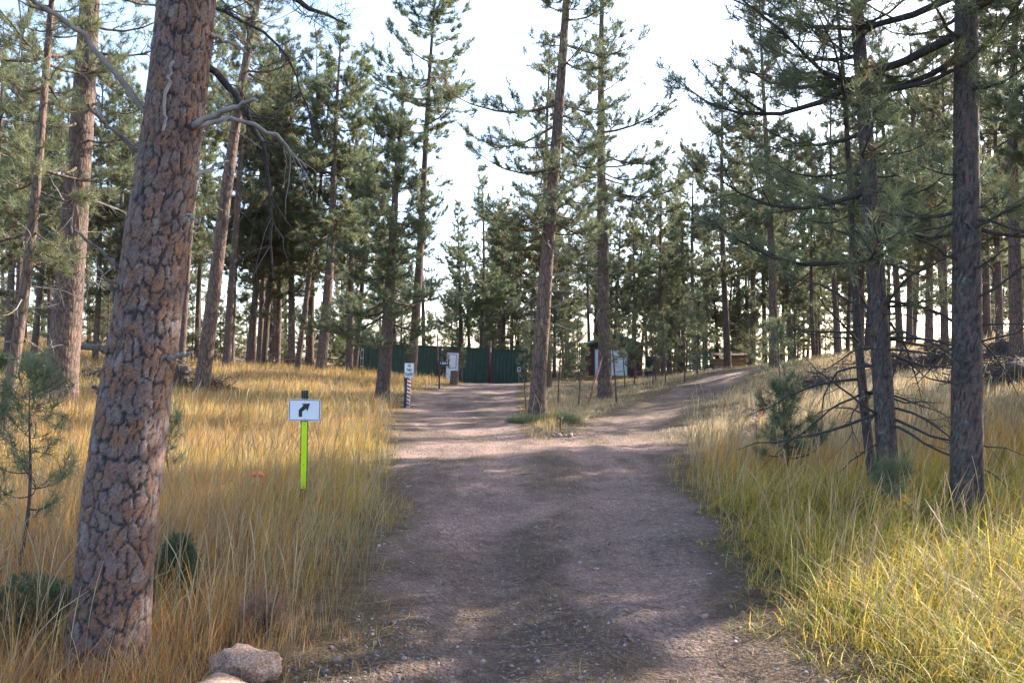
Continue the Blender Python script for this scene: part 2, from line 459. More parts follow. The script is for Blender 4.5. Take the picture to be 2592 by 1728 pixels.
# ------------------------------------------------------------------ pines
def spine_fn(H_, lean=(0, 0), bend=.0, seed=0):
    r = np.random.default_rng(seed); p1, p2 = r.uniform(0, 6.28, 2); a = bend
    def f(z):
        z = np.asarray(z, float); t = z / H_
        x = lean[0] * z + a * np.sin(t * 5 + p1) - a * math.sin(p1); y = lean[1] * z + a * np.sin(t * 4.2 + p2) - a * math.sin(p2)
        return np.stack([x, y, z], -1)
    return f

def bark_field(U, Z, circ, cw=.065, ch=.13, seed=0):
    """plate cracks on a cylinder: U arc length (periodic with circ), Z height -> crack distance 0..1, plate id"""
    ncu = max(4, int(round(circ / cw))); cw = circ / ncu
    pu = np.cos(U / circ * 2 * math.pi) * circ * .16; pv = np.sin(U / circ * 2 * math.pi) * circ * .16
    wu = (fbm2(pu * 14 + 9, Z * 9 + pv * 11, seed + 3) - .5) * cw * 1.3 + (noise2(pu * 90, Z * 70 + pv * 80, seed + 31) - .5) * cw * .2; wz = (fbm2(pu * 14 + 40, Z * 12 + pv * 11, seed + 5) - .5) * ch * .9 + (noise2(pu * 80 + 33, Z * 80 + pv * 70, seed + 33) - .5) * cw * .25
    u = (U + wu) / cw; z = (Z + wz) / ch
    iu, iz = np.floor(u), np.floor(z)
    f1 = np.full(U.shape, 9.0); f2 = np.full(U.shape, 9.0); pid = np.zeros(U.shape)
    for du in (-1, 0, 1):
        for dz in (-1, 0, 1):
            cu, cz = iu + du, iz + dz; cm = np.mod(cu, ncu); zz = np.zeros_like(cm)
            jx = _hash(cm, cz, zz, seed) * .8 + .1; jz = _hash(cm, cz, zz + 1, seed) * .9 + .05
            ax_ = np.abs(cu + jx - u); az_ = np.abs(cz + jz - z); d = .55 * np.sqrt(ax_ ** 2 + az_ ** 2) + .45 * np.maximum(ax_, az_)
            idv = _hash(cm, cz, zz + 2, seed)
            closer = d < f1
            f2 = np.where(closer, f1, np.minimum(f2, d)); pid = np.where(closer, idv, pid); f1 = np.where(closer, d, f1)
    return np.clip((f2 - f1) / .55, 0, 1), pid

def trunk_mesh(sp, Hs, radf, sides, zs, seed=0, amp=.0, cw=.065, ch=.13, plated=False):
    """plated trunk with real relief; sp spine fn, radf radius fn"""
    Zs, TH = np.meshgrid(zs, np.arange(sides) / sides * 2 * math.pi, indexing='ij')
    r = radf(Zs); circ = 2 * math.pi * float(radf(np.array([min(1.5, Hs * .3)]))[0])
    U = TH / (2 * math.pi) * circ
    ck, pid = bark_field(U, Zs, circ, cw, ch, seed)
    flk = fbm2(U * 40, Zs * 22, seed + 9)
    # long vertical furrows, then smaller flat flaking plates inside them
    ck2, pid2 = bark_field(U, Zs, circ, cw * .62, ch * .42, seed + 50)
    fur = sstep(.0, .17, ck) if plated else sstep(0, .4, ck)
    dsp = amp * (fur + .12 * pid + .20 * pid2 * fur + .12 * sstep(0, .10, ck2) + .14 * (flk - .5)) - amp
    wv = fbm2(U * 16 + 5, Zs * 9, seed + 21); wv2 = fbm2(U * 22 + 50, Zs * 15, seed + 23)
    gap = np.minimum(ck / (.17 + .26 * wv), (ck2 / (.06 + .24 * wv2 ** 2)) * .62 + .24)
    ck = np.clip(gap, 0, 1); pid = np.clip(.45 * pid + .55 * pid2, 0, 1)
    lump = 1 + .05 * (fbm2(np.cos(TH) * 1.2 + 3, Zs * .8 + np.sin(TH) * 1.2, seed + 12) - .5) * 2
    r = r * lump + dsp
    c = sp(Zs)
    V = c + np.stack([np.cos(TH) * r, np.sin(TH) * r, np.zeros_like(r)], -1)
    k = len(zs); i = np.arange(k - 1)[:, None] * sides; s = np.arange(sides)[None]; s2 = (s + 1) % sides
    Qf = np.stack([i + s, i + s2, i + sides + s2, i + sides + s], -1).reshape(-1, 4)
    return V.reshape(-1, 3), Qf, ck.ravel(), pid.ravel()

def needles(tp, td, nper, ln, w, rng, spread=1.05, cols=None):
    """tp (T,3) tuft points, td (T,3) tuft directions -> triangle soup"""
    T = len(tp); d = nrm(td[:, None, :] * .75 + rng.normal(0, spread * .62, (T, nper, 3)))
    L = ln * rng.uniform(.65, 1.15, (T, nper, 1))
    b = tp[:, None, :] + td[:, None, :] * rng.uniform(-.5, .35, (T, nper, 1)) * ln
    sd = nrm(np.cross(d, rng.normal(0, 1, (T, nper, 3)))) * (w * .5)
    tip = b + d * L
    Vn = np.stack([b - sd, b + sd, tip], 2).reshape(-1, 3)
    Fn = np.arange(len(Vn)).reshape(-1, 3)
    cc = np.repeat(cols, nper * 3, 0) if cols is not None else None
    return Vn, Fn, cc

def needle_cols(n, rng, dead=.06, warm=0.0):
    base = np.array([.135, .165, .088]); alt = np.array([.215, .220, .105]); dk = np.array([.090, .125, .085])
    t = rng.random((n, 1)); c = np.where(t < .5, dk + (base - dk) * t * 2, base + (alt - base) * (t - .5) * 2)
    c = c * (1 - warm) + np.array([.195, .195, .09]) * warm
    dd = rng.random(n) < dead; c[dd] = np.array([.21, .135, .07]) * rng.uniform(.6, 1.1, (dd.sum(), 1))
    return c

def gen_branches(rng, sp, Ht, radf, cb, cr, nb, elev=(-14, 42), sub_dens=4.0, sub_len=.36, tuft_step=.17, prof=None, sag=.10, min_len=.3, az=None):
    """returns limb tubes (list of (P,R)), tuft points and directions"""
    z = np.sort(rng.uniform(0, 1, nb) ** .9) * (1 - cb) * Ht * .985 + cb * Ht
    t = (z - cb * Ht) / ((1 - cb) * Ht)
    a = np.arange(nb) * 2.39996 + rng.normal(0, .5, nb) if az is None else az(rng, nb)
    pr = (1 - t) ** .65 * (.55 + .45 * np.minimum(1, t / .25)) if prof is None else prof(t)
    irr = .45 + .85 * sstep(.25, .7, noise2(z * 1.1 + rng.uniform(0, 99), np.mod(a, 6.2832) * .9 + rng.uniform(0, 99), 3))
    L = np.maximum(min_len, cr * pr * irr * rng.uniform(.5, 1.15, nb))
    e = np.radians(elev[0] + (elev[1] - elev[0]) * t + rng.normal(0, 9, nb))
    k = 6; s = np.linspace(0, 1, k)[None, :]
    hd = np.stack([np.cos(a), np.sin(a), np.zeros(nb)], -1); lat = np.stack([-np.sin(a), np.cos(a), np.zeros(nb)], -1)
    base = sp(z)
    up = L[:, None] * (np.sin(e)[:, None] * s - sag * np.sin(s * 3.1) + .16 * s ** 3)
    wig = L[:, None] * (.09 * np.sin(s * 5 + rng.uniform(0, 6, (nb, 1))) * s + rng.normal(0, .12, (nb, 1)) * s * s)
    P = base[:, None, :] + hd[:, None, :] * (L * np.cos(e))[:, None, None] * s[..., None] + lat[:, None, :] * wig[..., None]
    P[..., 2] += up
    r0 = np.minimum(.015 * L + .006, radf(z) * .55)
    Rd = r0[:, None] * (1 - .82 * s)
    limbs = [(P, Rd)]
    # side branches
    ns = np.maximum(2, np.round(L * sub_dens).astype(int)); bi = np.repeat(np.arange(nb), ns); m = len(bi)
    ss = rng.uniform(.22, 1, m); seg = np.minimum((ss * (k - 1)).astype(int), k - 2); fr = ss * (k - 1) - seg
    p0 = P[bi, seg] * (1 - fr)[:, None] + P[bi, seg + 1] * fr[:, None]
    tan = nrm(P[bi, seg + 1] - P[bi, seg])
    side = np.where(rng.random(m) < .5, -1, 1)[:, None]
    dirn = nrm(tan * rng.uniform(.4, 1.0, (m, 1)) + lat[bi] * side * rng.uniform(.4, 1.1, (m, 1)) + np.array([0, 0, 1.0]) * rng.normal(.12, .35, (m, 1)))
    l2 = L[bi] * sub_len * (1.15 - .7 * ss) * rng.uniform(.5, 1.25, m) + .12
    k2 = 4; s2 = np.linspace(0, 1, k2)[None, :, None]
    P2 = p0[:, None, :] + dirn[:, None, :] * l2[:, None, None] * s2
    P2[..., 2] += (l2[:, None] * rng.uniform(-.05, .30, (m, 1))) * s2[..., 0] ** 2
    R2 = (r0[bi] * .32 * (1 - .6 * ss) + .003)[:, None] * (1 - .7 * s2[..., 0])
    limbs.append((P2, R2))
    nt_ = np.maximum(2, np.round(l2 / tuft_step).astype(int)); ti = np.repeat(np.arange(m), nt_); q = len(ti)
    st = rng.uniform(.25, 1.02, q); sg = np.minimum((st * (k2 - 1)).astype(int), k2 - 2); f2 = st * (k2 - 1) - sg
    tp = P2[ti, sg] * (1 - f2)[:, None] + P2[ti, sg + 1] * f2[:, None]
    td = nrm(nrm(P2[ti, sg + 1] - P2[ti, sg]) + rng.normal(0, .35, (q, 3)) + np.array([0, 0, .35]))
    tp = tp + rng.normal(0, .035, (q, 3))
    tip = P[:, -1]; tp = np.concatenate([tp, tip]); td = np.concatenate([td, nrm(tip - P[:, -2] + np.array([0, 0, .02]))])
    return limbs, tp, td

def gen_dead(rng, sp, radf, z0, z1, n, L0):
    def walk(p0, d0, L, k, wob, droop):
        m = len(p0); P = np.empty((m, k, 3)); P[:, 0] = p0; d = d0
        for i in range(1, k):
            d = nrm(d + rng.normal(0, wob, (m, 3)) + np.array([0, 0, -1.0]) * droop[:, None]); P[:, i] = P[:, i - 1] + d * (L / (k - 1))[:, None]
        return P
    z = rng.uniform(z0, z1, n); a = rng.uniform(0, 6.28, n); L = L0 * rng.uniform(.3, 1.1, n); k = 9
    d0 = nrm(np.stack([np.cos(a), np.sin(a), rng.normal(.15, .3, n)], -1))
    P = walk(sp(z), d0, L, k, .16, rng.uniform(-.05, .13, n))
    s = np.linspace(0, 1, k)[None]
    out = [(P, (.009 * L + .005)[:, None] * (1 - .8 * s))]
    m = n * 6; bi = rng.integers(0, n, m); sg = rng.integers(2, k - 1, m)
    P2 = walk(P[bi, sg], nrm(nrm(P[bi, sg + 1] - P[bi, sg]) + rng.normal(0, .65, (m, 3))), L[bi] * rng.uniform(.12, .42, m), 6, .22, rng.uniform(-.04, .12, m))
    s2 = np.linspace(0, 1, 6)[None]
    out.append((P2, (.0045 * np.ones((m, 1))) * (1 - .7 * s2)))
    return out

def join_tubes(limbs, sides_list, off):
    Vs, Qs = [], []
    for (P, Rd), sd in zip(limbs, sides_list):
        v, q = tubes(P, Rd, sd, off); Vs.append(v); Qs.append(q); off += len(v)
    return Vs, Qs, off

def make_pine_meshes(name, seed, Ht, r0, cb, cr, nb, nper=14, ln=.2, w=.02, sub_dens=4, sub_len=.36, tuft_step=.17, lean=(0, 0), bend=.06, sides=10, hero=False, dead=12, dead_len=1.0, dead_z=None,
                     elev=(-14, 42), prof=None, warm=0.0, min_len=.3, sag=.1, amp=.011, bark=None, cdead=.06, cw=.06, ch=.12, az=None, root=1.25, dead_mat=None):
    rng = np.random.default_rng(seed); sp = spine_fn(Ht, lean, bend, seed)
    def radf(z):
        z = np.asarray(z, float); t = np.clip(z / Ht, 0, 1)
        return r0 * ((1 - t) ** .8 * .97 + .03) * (1 + (root - 1) * np.exp(-np.maximum(z, 0) / (r0 * 1.4)))
    zs = np.concatenate([[-.4], np.linspace(-.05, min(7.5, Ht), 190 if hero else 14), np.linspace(min(7.5, Ht), Ht, 36 if hero else 22)[1:]]) if Ht > 7.6 else np.concatenate([[-.3], np.linspace(-.05, Ht, 130 if hero else 18)])
    Vt, Qt, ck, pid = trunk_mesh(sp, Ht, radf, sides, zs, seed, amp if hero else .0, cw, ch)
    limbs, tp, td = gen_branches(rng, sp, Ht, radf, cb, cr, nb, elev, sub_dens, sub_len, tuft_step, prof, sag, min_len, az)
    Vs, Qs, off = join_tubes(limbs, [6 if hero else 5, 3], len(Vt))
    VV = [Vt] + Vs; QQ = [Qt] + Qs; midx = [np.zeros(len(Qt)), *[np.zeros(len(q)) for q in Qs]]
    if dead:
        dz = dead_z or (.10 * Ht, max(.14, cb * 1.15) * Ht)
        dl = gen_dead(rng, sp, radf, dz[0], dz[1], dead, dead_len)
        Vs, Qs, off = join_tubes(dl, [5 if hero else 4, 3], off); VV += Vs; QQ += Qs; midx += [np.ones(len(q)) for q in Qs]
    Va = np.concatenate(VV); n = len(Va)
    cka = np.full(n, .6); cka[:len(ck)] = ck; pa = np.full(n, .1); pa[:len(pid)] = pid
    bm = bark or (M_bark_dark if hero else M_bark_far)
    tm = mesh_np(name + "_trunk", Va, [np.concatenate(QQ)], True, attrs={"crack": cka, "plate": pa}, mats=[bm, dead_mat or M_dead], mat_idx=np.concatenate(midx))
    cols = needle_cols(len(tp), rng, cdead, warm)
    Vn, Fn, cc = needles(tp, td, nper, ln, w, rng, cols=cols)
    cm = mesh_np(name + "_crown", Vn, [Fn], False, col=cc, mats=[M_needle if not hero else M_needle_near])
    return tm, cm

def place_tree(meshes, name, label, loc, rotz=0, scale=(1, 1, 1), tilt=(0, 0), group=None, cat="tree"):
    o = thing(name, label, cat, loc, (tilt[0], tilt[1], rotz), group); o.scale = scale
    obj("trunk", meshes[0], o); obj("crown", meshes[1], o)
    return o

def tilt_for(px0, py0, px1, py1, d):
    """lean (dx per metre) that takes a trunk from one photo column to another"""
    a = at(px0, py0, d); b = at(px1, py1, d); return (b[0] - a[0]) / (b[2] - a[2])

# ---- background prototypes (shared meshes)
PROTO = []
specs = [(101, 18, .22, .30, 3.2, 84), (102, 19, .24, .36, 3.5, 80), (103, 17, .20, .24, 2.7, 90), (104, 20, .23, .42, 3.4, 76), (105, 16, .19, .20, 3.0, 86)]
for sd_, hh, rr, cb_, cr_, nb_ in specs:
    PROTO.append((hh, rr, make_pine_meshes("background_pine", sd_, hh, rr, cb_, cr_, nb_, 30, .23, .020, 5.6, .42, .165, dead=12, dead_len=1.5, bend=.12, warm=.30)))
YOUNG = []
for sd_, hh, rr, cb_, cr_, nb_ in [(201, 7.5, .085, .14, 1.6, 60), (202, 6.0, .07, .10, 1.4, 54), (203, 9.5, .11, .18, 1.9, 64)]:
    YOUNG.append((hh, rr, make_pine_meshes("young_pine", sd_, hh, rr, cb_, cr_, nb_, 24, .20, .019, 6.5, .42, .16, dead=8, dead_len=.8, bend=.08, warm=.32, prof=lambda t: (1 - t) ** .8)))
SAP = []
for sd_, hh, rr, cb_, cr_, nb_ in [(301, 3.6, .035, .42, .6, 30), (302, 4.4, .042, .40, .7, 34), (303, 3.0, .03, .36, .55, 28)]:
    SAP.append((hh, rr, make_pine_meshes("sapling", sd_, hh, rr, cb_, cr_, nb_, 14, .15, .016, 8, .45, .12, dead=9, dead_len=.5, dead_z=(.5, 1.8), bend=.05, warm=.25, sides=8, min_len=.15)))

def inst(protos, i, name, label, px, d, height=None, topx=None, group=None, rscale=1.0, rz=None, cat="tree"):
    hh, rr, ms = protos[i % len(protos)]
    p = gp(px, d); s = (height or hh) / hh
    lx = 0.0
    if topx is not None:  # (px, py) of a point high on the trunk
        b = at(topx[0], topx[1], d); lx = (b[0] - p[0]) / max(1.0, b[2] - p[2])
    rz = R.uniform(0, 6.28) if rz is None else rz
    o = thing(name, label, cat, (p[0], p[1], p[2] - .05), (0, 0, 0), group)
    o.rotation_mode = 'XYZ'
    m = Matrix.Rotation(math.atan(lx), 4, 'Y') @ Matrix.Rotation(rz, 4, 'Z')
    o.rotation_euler = m.to_euler(); o.scale = (s * rscale, s * rscale, s)
    obj("trunk", ms[0], o); obj("crown", ms[1], o)
    return o

# ---- trees one can pick out in the photograph (left background row)
row = [  # px, dist, height, (topx, topy), proto, rscale
    (458, 33, 15.0, (520, 300), 0, .8), (574, 38, 17.5, (600, 300), 3, 1.0), (586, 44, 16, (612, 300), 1, .8), (629, 42, 17, (690, 300), 2, .9), (641, 47, 18, (665, 400), 4, .8),
    (655, 46, 17, (690, 300), 0, .85), (668, 44, 18, (700, 200), 3, .85), (692, 52, 15, (705, 600), 1, .9), (700, 49, 18, (716, 600), 2, 1.0), (737, 43, 17.5, (745, 400), 4, .95),
    (752, 41, 15.5, (800, 500), 0, .8), (786, 46, 19, (790, 400), 2, .9), (811, 40, 17.0, (860, 300), 1, 1.25), (884, 42, 16.0, (905, 500), 3, 1.0), (897, 45, 15.0, (930, 600), 4, .95)]
ORD = ["first", "second", "third", "fourth", "fifth", "sixth", "seventh", "eighth", "ninth", "tenth", "eleventh", "twelfth", "thirteenth", "fourteenth"]
for k_, (px, d, hh, tp_, pi_, rs) in enumerate(row):
    inst(PROTO, pi_, "pine_tree", "slim pine just behind the root heap and the leaning reddish pine" if k_ == 0 else ORD[k_ - 1] + " slim trunk from the leaning reddish pine along the meadow's back row", px, d, hh, tp_, "pines in a row beyond the meadow", rs)

left_side = [(85, 40, 15, (110, 500), 2, .9), (20, 36, 15, (40, 500), 1, .9), (60, 55, 17, (75, 500), 0, 1), (240, 38, 15, (262, 400), 4, .8), (290, 46, 17, (300, 400), 3, .9), (330, 52, 17, (335, 400), 0, .9), (420, 48, 17, (440, 400), 2, .9), (500, 52, 17, (510, 400), 1, .9), (-40, 30, 13, (-10, 300), 4, .9), (170, 50, 17, (180, 300), 1, 1), (140, 32, 11, (150, 300), 2, .7)]
for px, d, hh, tp_, pi_, rs in left_side:
    rank = sum(1 for q in left_side if q[0] > px)
    inst(PROTO, pi_, "pine_tree", ORD[rank] + " background trunk on the brown rise, counting away from the leaning reddish pine", px, d, hh, tp_, "pines on the brown rise", rs)

singles = [
    (1216, 66, 17.6, (1216, 500), 2, 1.0, "pointed pine behind the roof of the green container near the thick red post", None),
    (1165, 70, 15.5, (1162, 500), 0, 1.0, "pine behind the container roof right of the white door", None),
    (1272, 74, 17.0, (1275, 500), 4, 1.0, "pine behind the right corner of the green container", None),
    (1600, 68, 15.0, (1600, 500), 2, 1.0, "pine rising directly behind the red shed roof", None),
    (1760, 62, 17.5, (1755, 400), 3, 1.0, "pine standing behind the green trailer rack", None),
    (1040, 47, 24.0, (1108, 60), 3, 1.05, "very tall pine leaning right, rising behind the no thru traffic sign", None),
    (1386, 40, 17.0, (1392, 300), 2, 1.0, "dark trunked pine close behind the pine at the road fork", None),
    (1680, 46, 13.2, (1672, 500), 4, 1.0, "pine with a narrow ragged crown standing beside the green metal rack", None),
    (1842, 56, 21.0, (1836, 400), 0, 1.0, "straight pine standing in front of the log stack", None),
    (1958, 37, 17.5, (1935, 120), 1, .95, "tall pine with layered drooping crown above the uphill road branch", None),
    (2572, 20, 13.0, (2590, 100), 3, 1.15, "pine with thick straight trunk rising out of the dark slash heap", None)]
for px, d, hh, tp_, pi_, rs, lab, g in singles:
    inst(PROTO, pi_, "pine_tree", lab, px, d, hh, tp_, g, rs)

right_row = [(2278, 38, 15, (2250, 400), 1, .9), (2302, 41, 16, (2300, 400), 4, .9), (2352, 36, 14, (2350, 400), 2, 1.1), (2392, 34, 14, (2380, 300), 0, 1.0), (2420, 44, 16, (2415, 300), 3, .9), (2500, 40, 15, (2495, 400), 1, 1.0), (2530, 33, 14, (2535, 400), 2, .9), (2120, 42, 15, (2110, 400), 0, .8), (2180, 46, 16, (2180, 400), 3, .9), (2060, 50, 15, (2050, 400), 4, .8), (2640, 30, 14, (2640, 300), 0, 1.0)]
for px, d, hh, tp_, pi_, rs in right_row:
    rank = sum(1 for q in right_row if q[0] < px)
    inst(PROTO, pi_, "pine_tree", ORD[rank] + " dark trunk behind the brush heaps, counting uphill from the road", px, d, hh, tp_, "pines on the slope behind the brush heaps", rs)

# ---- the deeper forest
zones = [(-60, 560, 50, 100, 28, "distant pine deep in the woods behind the brown rise", "distant pines behind the brown rise"),
         (560, 900, 54, 110, 15, "distant pine far behind the picnic tables", "distant pines behind the picnic tables"),
         (900, 1480, 72, 120, 52, "distant pine in the woods behind the green container", "distant pines behind the container"),
         (1480, 1900, 70, 115, 48, "distant pine in the woods behind the red shed", "distant pines behind the shed"),
         (1900, 2660, 46, 100, 62, "distant pine in the woods up the right-hand slope beyond the brush", "distant pines up the slope")]
placed = []
for a, b, d0, d1, n, lab, g in zones:
    k = 0; tries = 0
    while k < n and tries < 2000:
        tries += 1
        px = R.uniform(a, b); d = math.sqrt(R.uniform(d0 ** 2, d1 ** 2)); p = at(px, 864, d)
        if any((p[0] - q[0]) ** 2 + (p[1] - q[1]) ** 2 < 4.5 for q in placed): continue
        if float(road_sd(np.array([p[0]]), np.array([p[1]]))[0]) > -1.2: continue
        placed.append(p); young = R.random() < .42
        pr = YOUNG if young else PROTO
        i = int(R.integers(0, len(pr))); hh = pr[i][0] * R.uniform(.75, 1.12)
        inst(pr, i, "young_pine" if young else "pine_tree", ("small bushy " if young else "tall ") + lab, px, d, hh, (px + R.normal(0, 20), 400), ("small " if young else "") + g, R.uniform(.8, 1.1)); k += 1

# ---- low bushy pines filling the gaps behind the meadow
for k_ in range(26):
    px = -30 + 930 * (k_ + R.uniform(.1, .9)) / 26; d = R.uniform(50, 74)
    inst(YOUNG, k_ % 3, "young_pine", "low bushy young pine filling the gaps behind the meadow's slim trunks", px, d, R.uniform(4.0, 7.0), None, "low young pines behind the meadow", R.uniform(.95, 1.2))

# ---- half-grown pines and saplings around the shed and the fork
for px, d, hh, i in [(1350, 68, 6, 0), (1250, 70, 5.5, 1), (1430, 58, 5.2, 0), (1465, 52, 4.5, 1), (1610, 56, 5.5, 2), (1700, 58, 6.5, 0), (1735, 50, 5.5, 1), (1790, 60, 7, 2), (1905, 60, 6, 0), (1960, 55, 6, 1), (1560, 70, 6.5, 2), (1865, 70, 7, 1), (2010, 44, 5, 0)]:
    inst(YOUNG, i, "young_pine", "bushy young pine crowding round the red shed and trailer", px, d, hh, None, "young pines around the shed", .9)
def sap_label(px, d):
    if px < 1300: return "short pine sapling in the grass before the container " + ("door" if px < 1150 else "wall, right of the stump")
    near_ = {1332: "on the road side of the fork pine", 1412: "just behind the path light and fork pine", 1464: "beside the foot of the red leaning pole", 1560: "just right of the straight island pine"}
    if px in near_: return "thin bare-stemmed pine sapling " + near_[px]
    far_ = sorted([1581, 1605, 1652, 1660, 1684, 1733, 1765])
    return ORD[far_.index(px)] + " thin sapling along the island from the straight pine towards the trailer"
for px, d, hh, i in [(1332, 25, 2.5, 0), (1412, 25.5, 3.0, 1), (1464, 25, 2.9, 0), (1560, 26, 3.3, 1), (1581, 37, 3.1, 2), (1605, 38, 3.6, 0), (1652, 37, 2.9, 2), (1660, 39, 3.5, 1), (1684, 37.5, 2.7, 0), (1733, 36, 4.0, 1), (1765, 41, 4.2, 2), (1120, 44, 2.0, 2), (1170, 52, 2.4, 0)]:
    inst(SAP, i, "pine_sapling", sap_label(px, d), px, d, hh, (px + R.normal(0, 4), 850), "saplings on the fork grass", 1.0)

# ---- individually built nearer pines
def hero(label, px, d, top, Ht, r0, cb, cr, nb, seed, **kw):
    p = gp(px, d); b = at(top[0], top[1], d); lx = (b[0] - p[0]) / (b[2] - p[2])
    ms = make_pine_meshes("pine", seed, Ht, r0, cb, cr, nb, lean=(lx, kw.pop("ly", 0)), hero=True, **kw)
    return place_tree(ms, "pine_tree", label, (p[0], p[1], p[2] - .03))

hero("tall pine leaning right at the road fork with creeping juniper at its foot", 1357, 21.5, (1424, 0), 16, .215, .29, 2.6, 88, 401, nper=26, ln=.2, w=.014, sides=36, dead=22, dead_len=1.6, dead_z=(2.2, 7), sub_dens=6, tuft_step=.14, bark=M_bark_far, bend=.05, amp=.012)
hero("straight tall pine on the grass island with a red pole leaning on it", 1531, 30, (1532, 0), 18, .255, .25, 3.0, 92, 402, nper=24, ln=.21, w=.018, sides=32, dead=22, dead_len=1.6, dead_z=(2.5, 8), sub_dens=5.6, tuft_step=.16, bark=M_bark_far, bend=.07, amp=.012)
hero("dark narrow pine standing just left of the no thru traffic sign", 966, 27, (1022, 300), 10.6, .235, .20, 2.3, 110, 403, nper=26, ln=.2, w=.018, sides=32, dead=14, dead_len=.9, dead_z=(1.2, 4), sub_dens=6.5, tuft_step=.15, bark=M_bark_far, bend=.05, amp=.012, prof=lambda t: (1 - t) ** .75)
hero("reddish pine leaning right behind the golden meadow beside a root heap", 508, 25, (672, 0), 17, .235, .5, 2.5, 56, 404, nper=20, ln=.21, w=.015, sides=32, dead=10, dead_len=1.2, sub_dens=5.5, tuft_step=.17, bark=M_bark_far, bend=.12, amp=.01)
hero("thick two-toned pine at the back of the brown meadow edge", 152, 19, (215, 100), 19, .34, .26, 3.6, 66, 405, nper=22, ln=.21, w=.013, sides=44, dead=14, dead_len=2.0, sub_dens=5, tuft_step=.16, bark=M_bark_far, bend=.05, amp=.018, cw=.1, ch=.25)
hero("slender pale-barked pine leaning right beside the thick two-toned pine", 2, 13.5, (150, 0), 10.5, .10, .26, 1.9, 60, 406, nper=28, ln=.18, w=.009, sides=24, dead=14, dead_len=.9, dead_z=(.6, 3.5), sub_dens=7, tuft_step=.13, bark=M_bark_far, bend=.08, amp=.006, warm=.45)
hero("dark lichen-spotted pine with long low dead branches above yellow grass", 2250, 8.3, (2172, 0), 9.5, .105, .20, 2.3, 66, 407, nper=34, ln=.18, w=.006, sides=40, dead=24, dead_len=1.5, dead_z=(.7, 2.3), sub_dens=6.5, tuft_step=.12, bend=.03, amp=.009, cw=.035, ch=.05, elev=(-6, 45), dead_mat=M_twig, root=1.1, cdead=.03)
hero("thin curved pine stem leaning against the lichen-spotted pine", 2212, 9.1, (2150, 600), 6.5, .055, .40, 1.5, 32, 408, nper=20, ln=.17, w=.008, sides=24, dead=16, dead_len=1.3, dead_z=(.5, 2.6), sub_dens=5, tuft_step=.15, bend=.05, amp=.005, cw=.03, ch=.05, dead_mat=M_twig, root=1.05)
hero("dark furrowed pine standing in yellow grass, thicker of the near pair", 2443, 7.7, (2452, 0), 11.5, .145, .23, 2.5, 60, 409, nper=32, ln=.18, w=.006, sides=48, dead=16, dead_len=1.2, dead_z=(.8, 3.0), sub_dens=6, tuft_step=.13, bend=.03, amp=.011, cw=.045, ch=.07, elev=(-4, 45), dead_mat=M_twig, root=1.15, cdead=.03)

# ---- pines beyond the right edge of the frame, between the road and the sun
for k, (x, y, hh, i) in enumerate([(9.8, 8.2, 16, 3), (13.6, 13.2, 19, 3), (8.8, 3.6, 15, 3), (16.5, 8.6, 18, 3), (22.1, 13.7, 20, 3), (13.5, 3.5, 15, 1), (24, 11, 19, 3), (12.6, 17.4, 13, 2), (29, 25, 17, 1), (18, 4, 16, 3), (6.6, .5, 13, 1), (17, 23, 14, 0), (12.3, 15.9, 15, 2), (16.9, 19.6, 20, 0), (20.2, 22.1, 20, 2), (15.5, 18.2, 19, 4)]):
    px = CX + x / y * F_PX; inst(PROTO, i, "pine_tree", "pine standing on the slope to the sunward side of the road", px, y, hh, None, "pines on the sunward slope", 1.0)

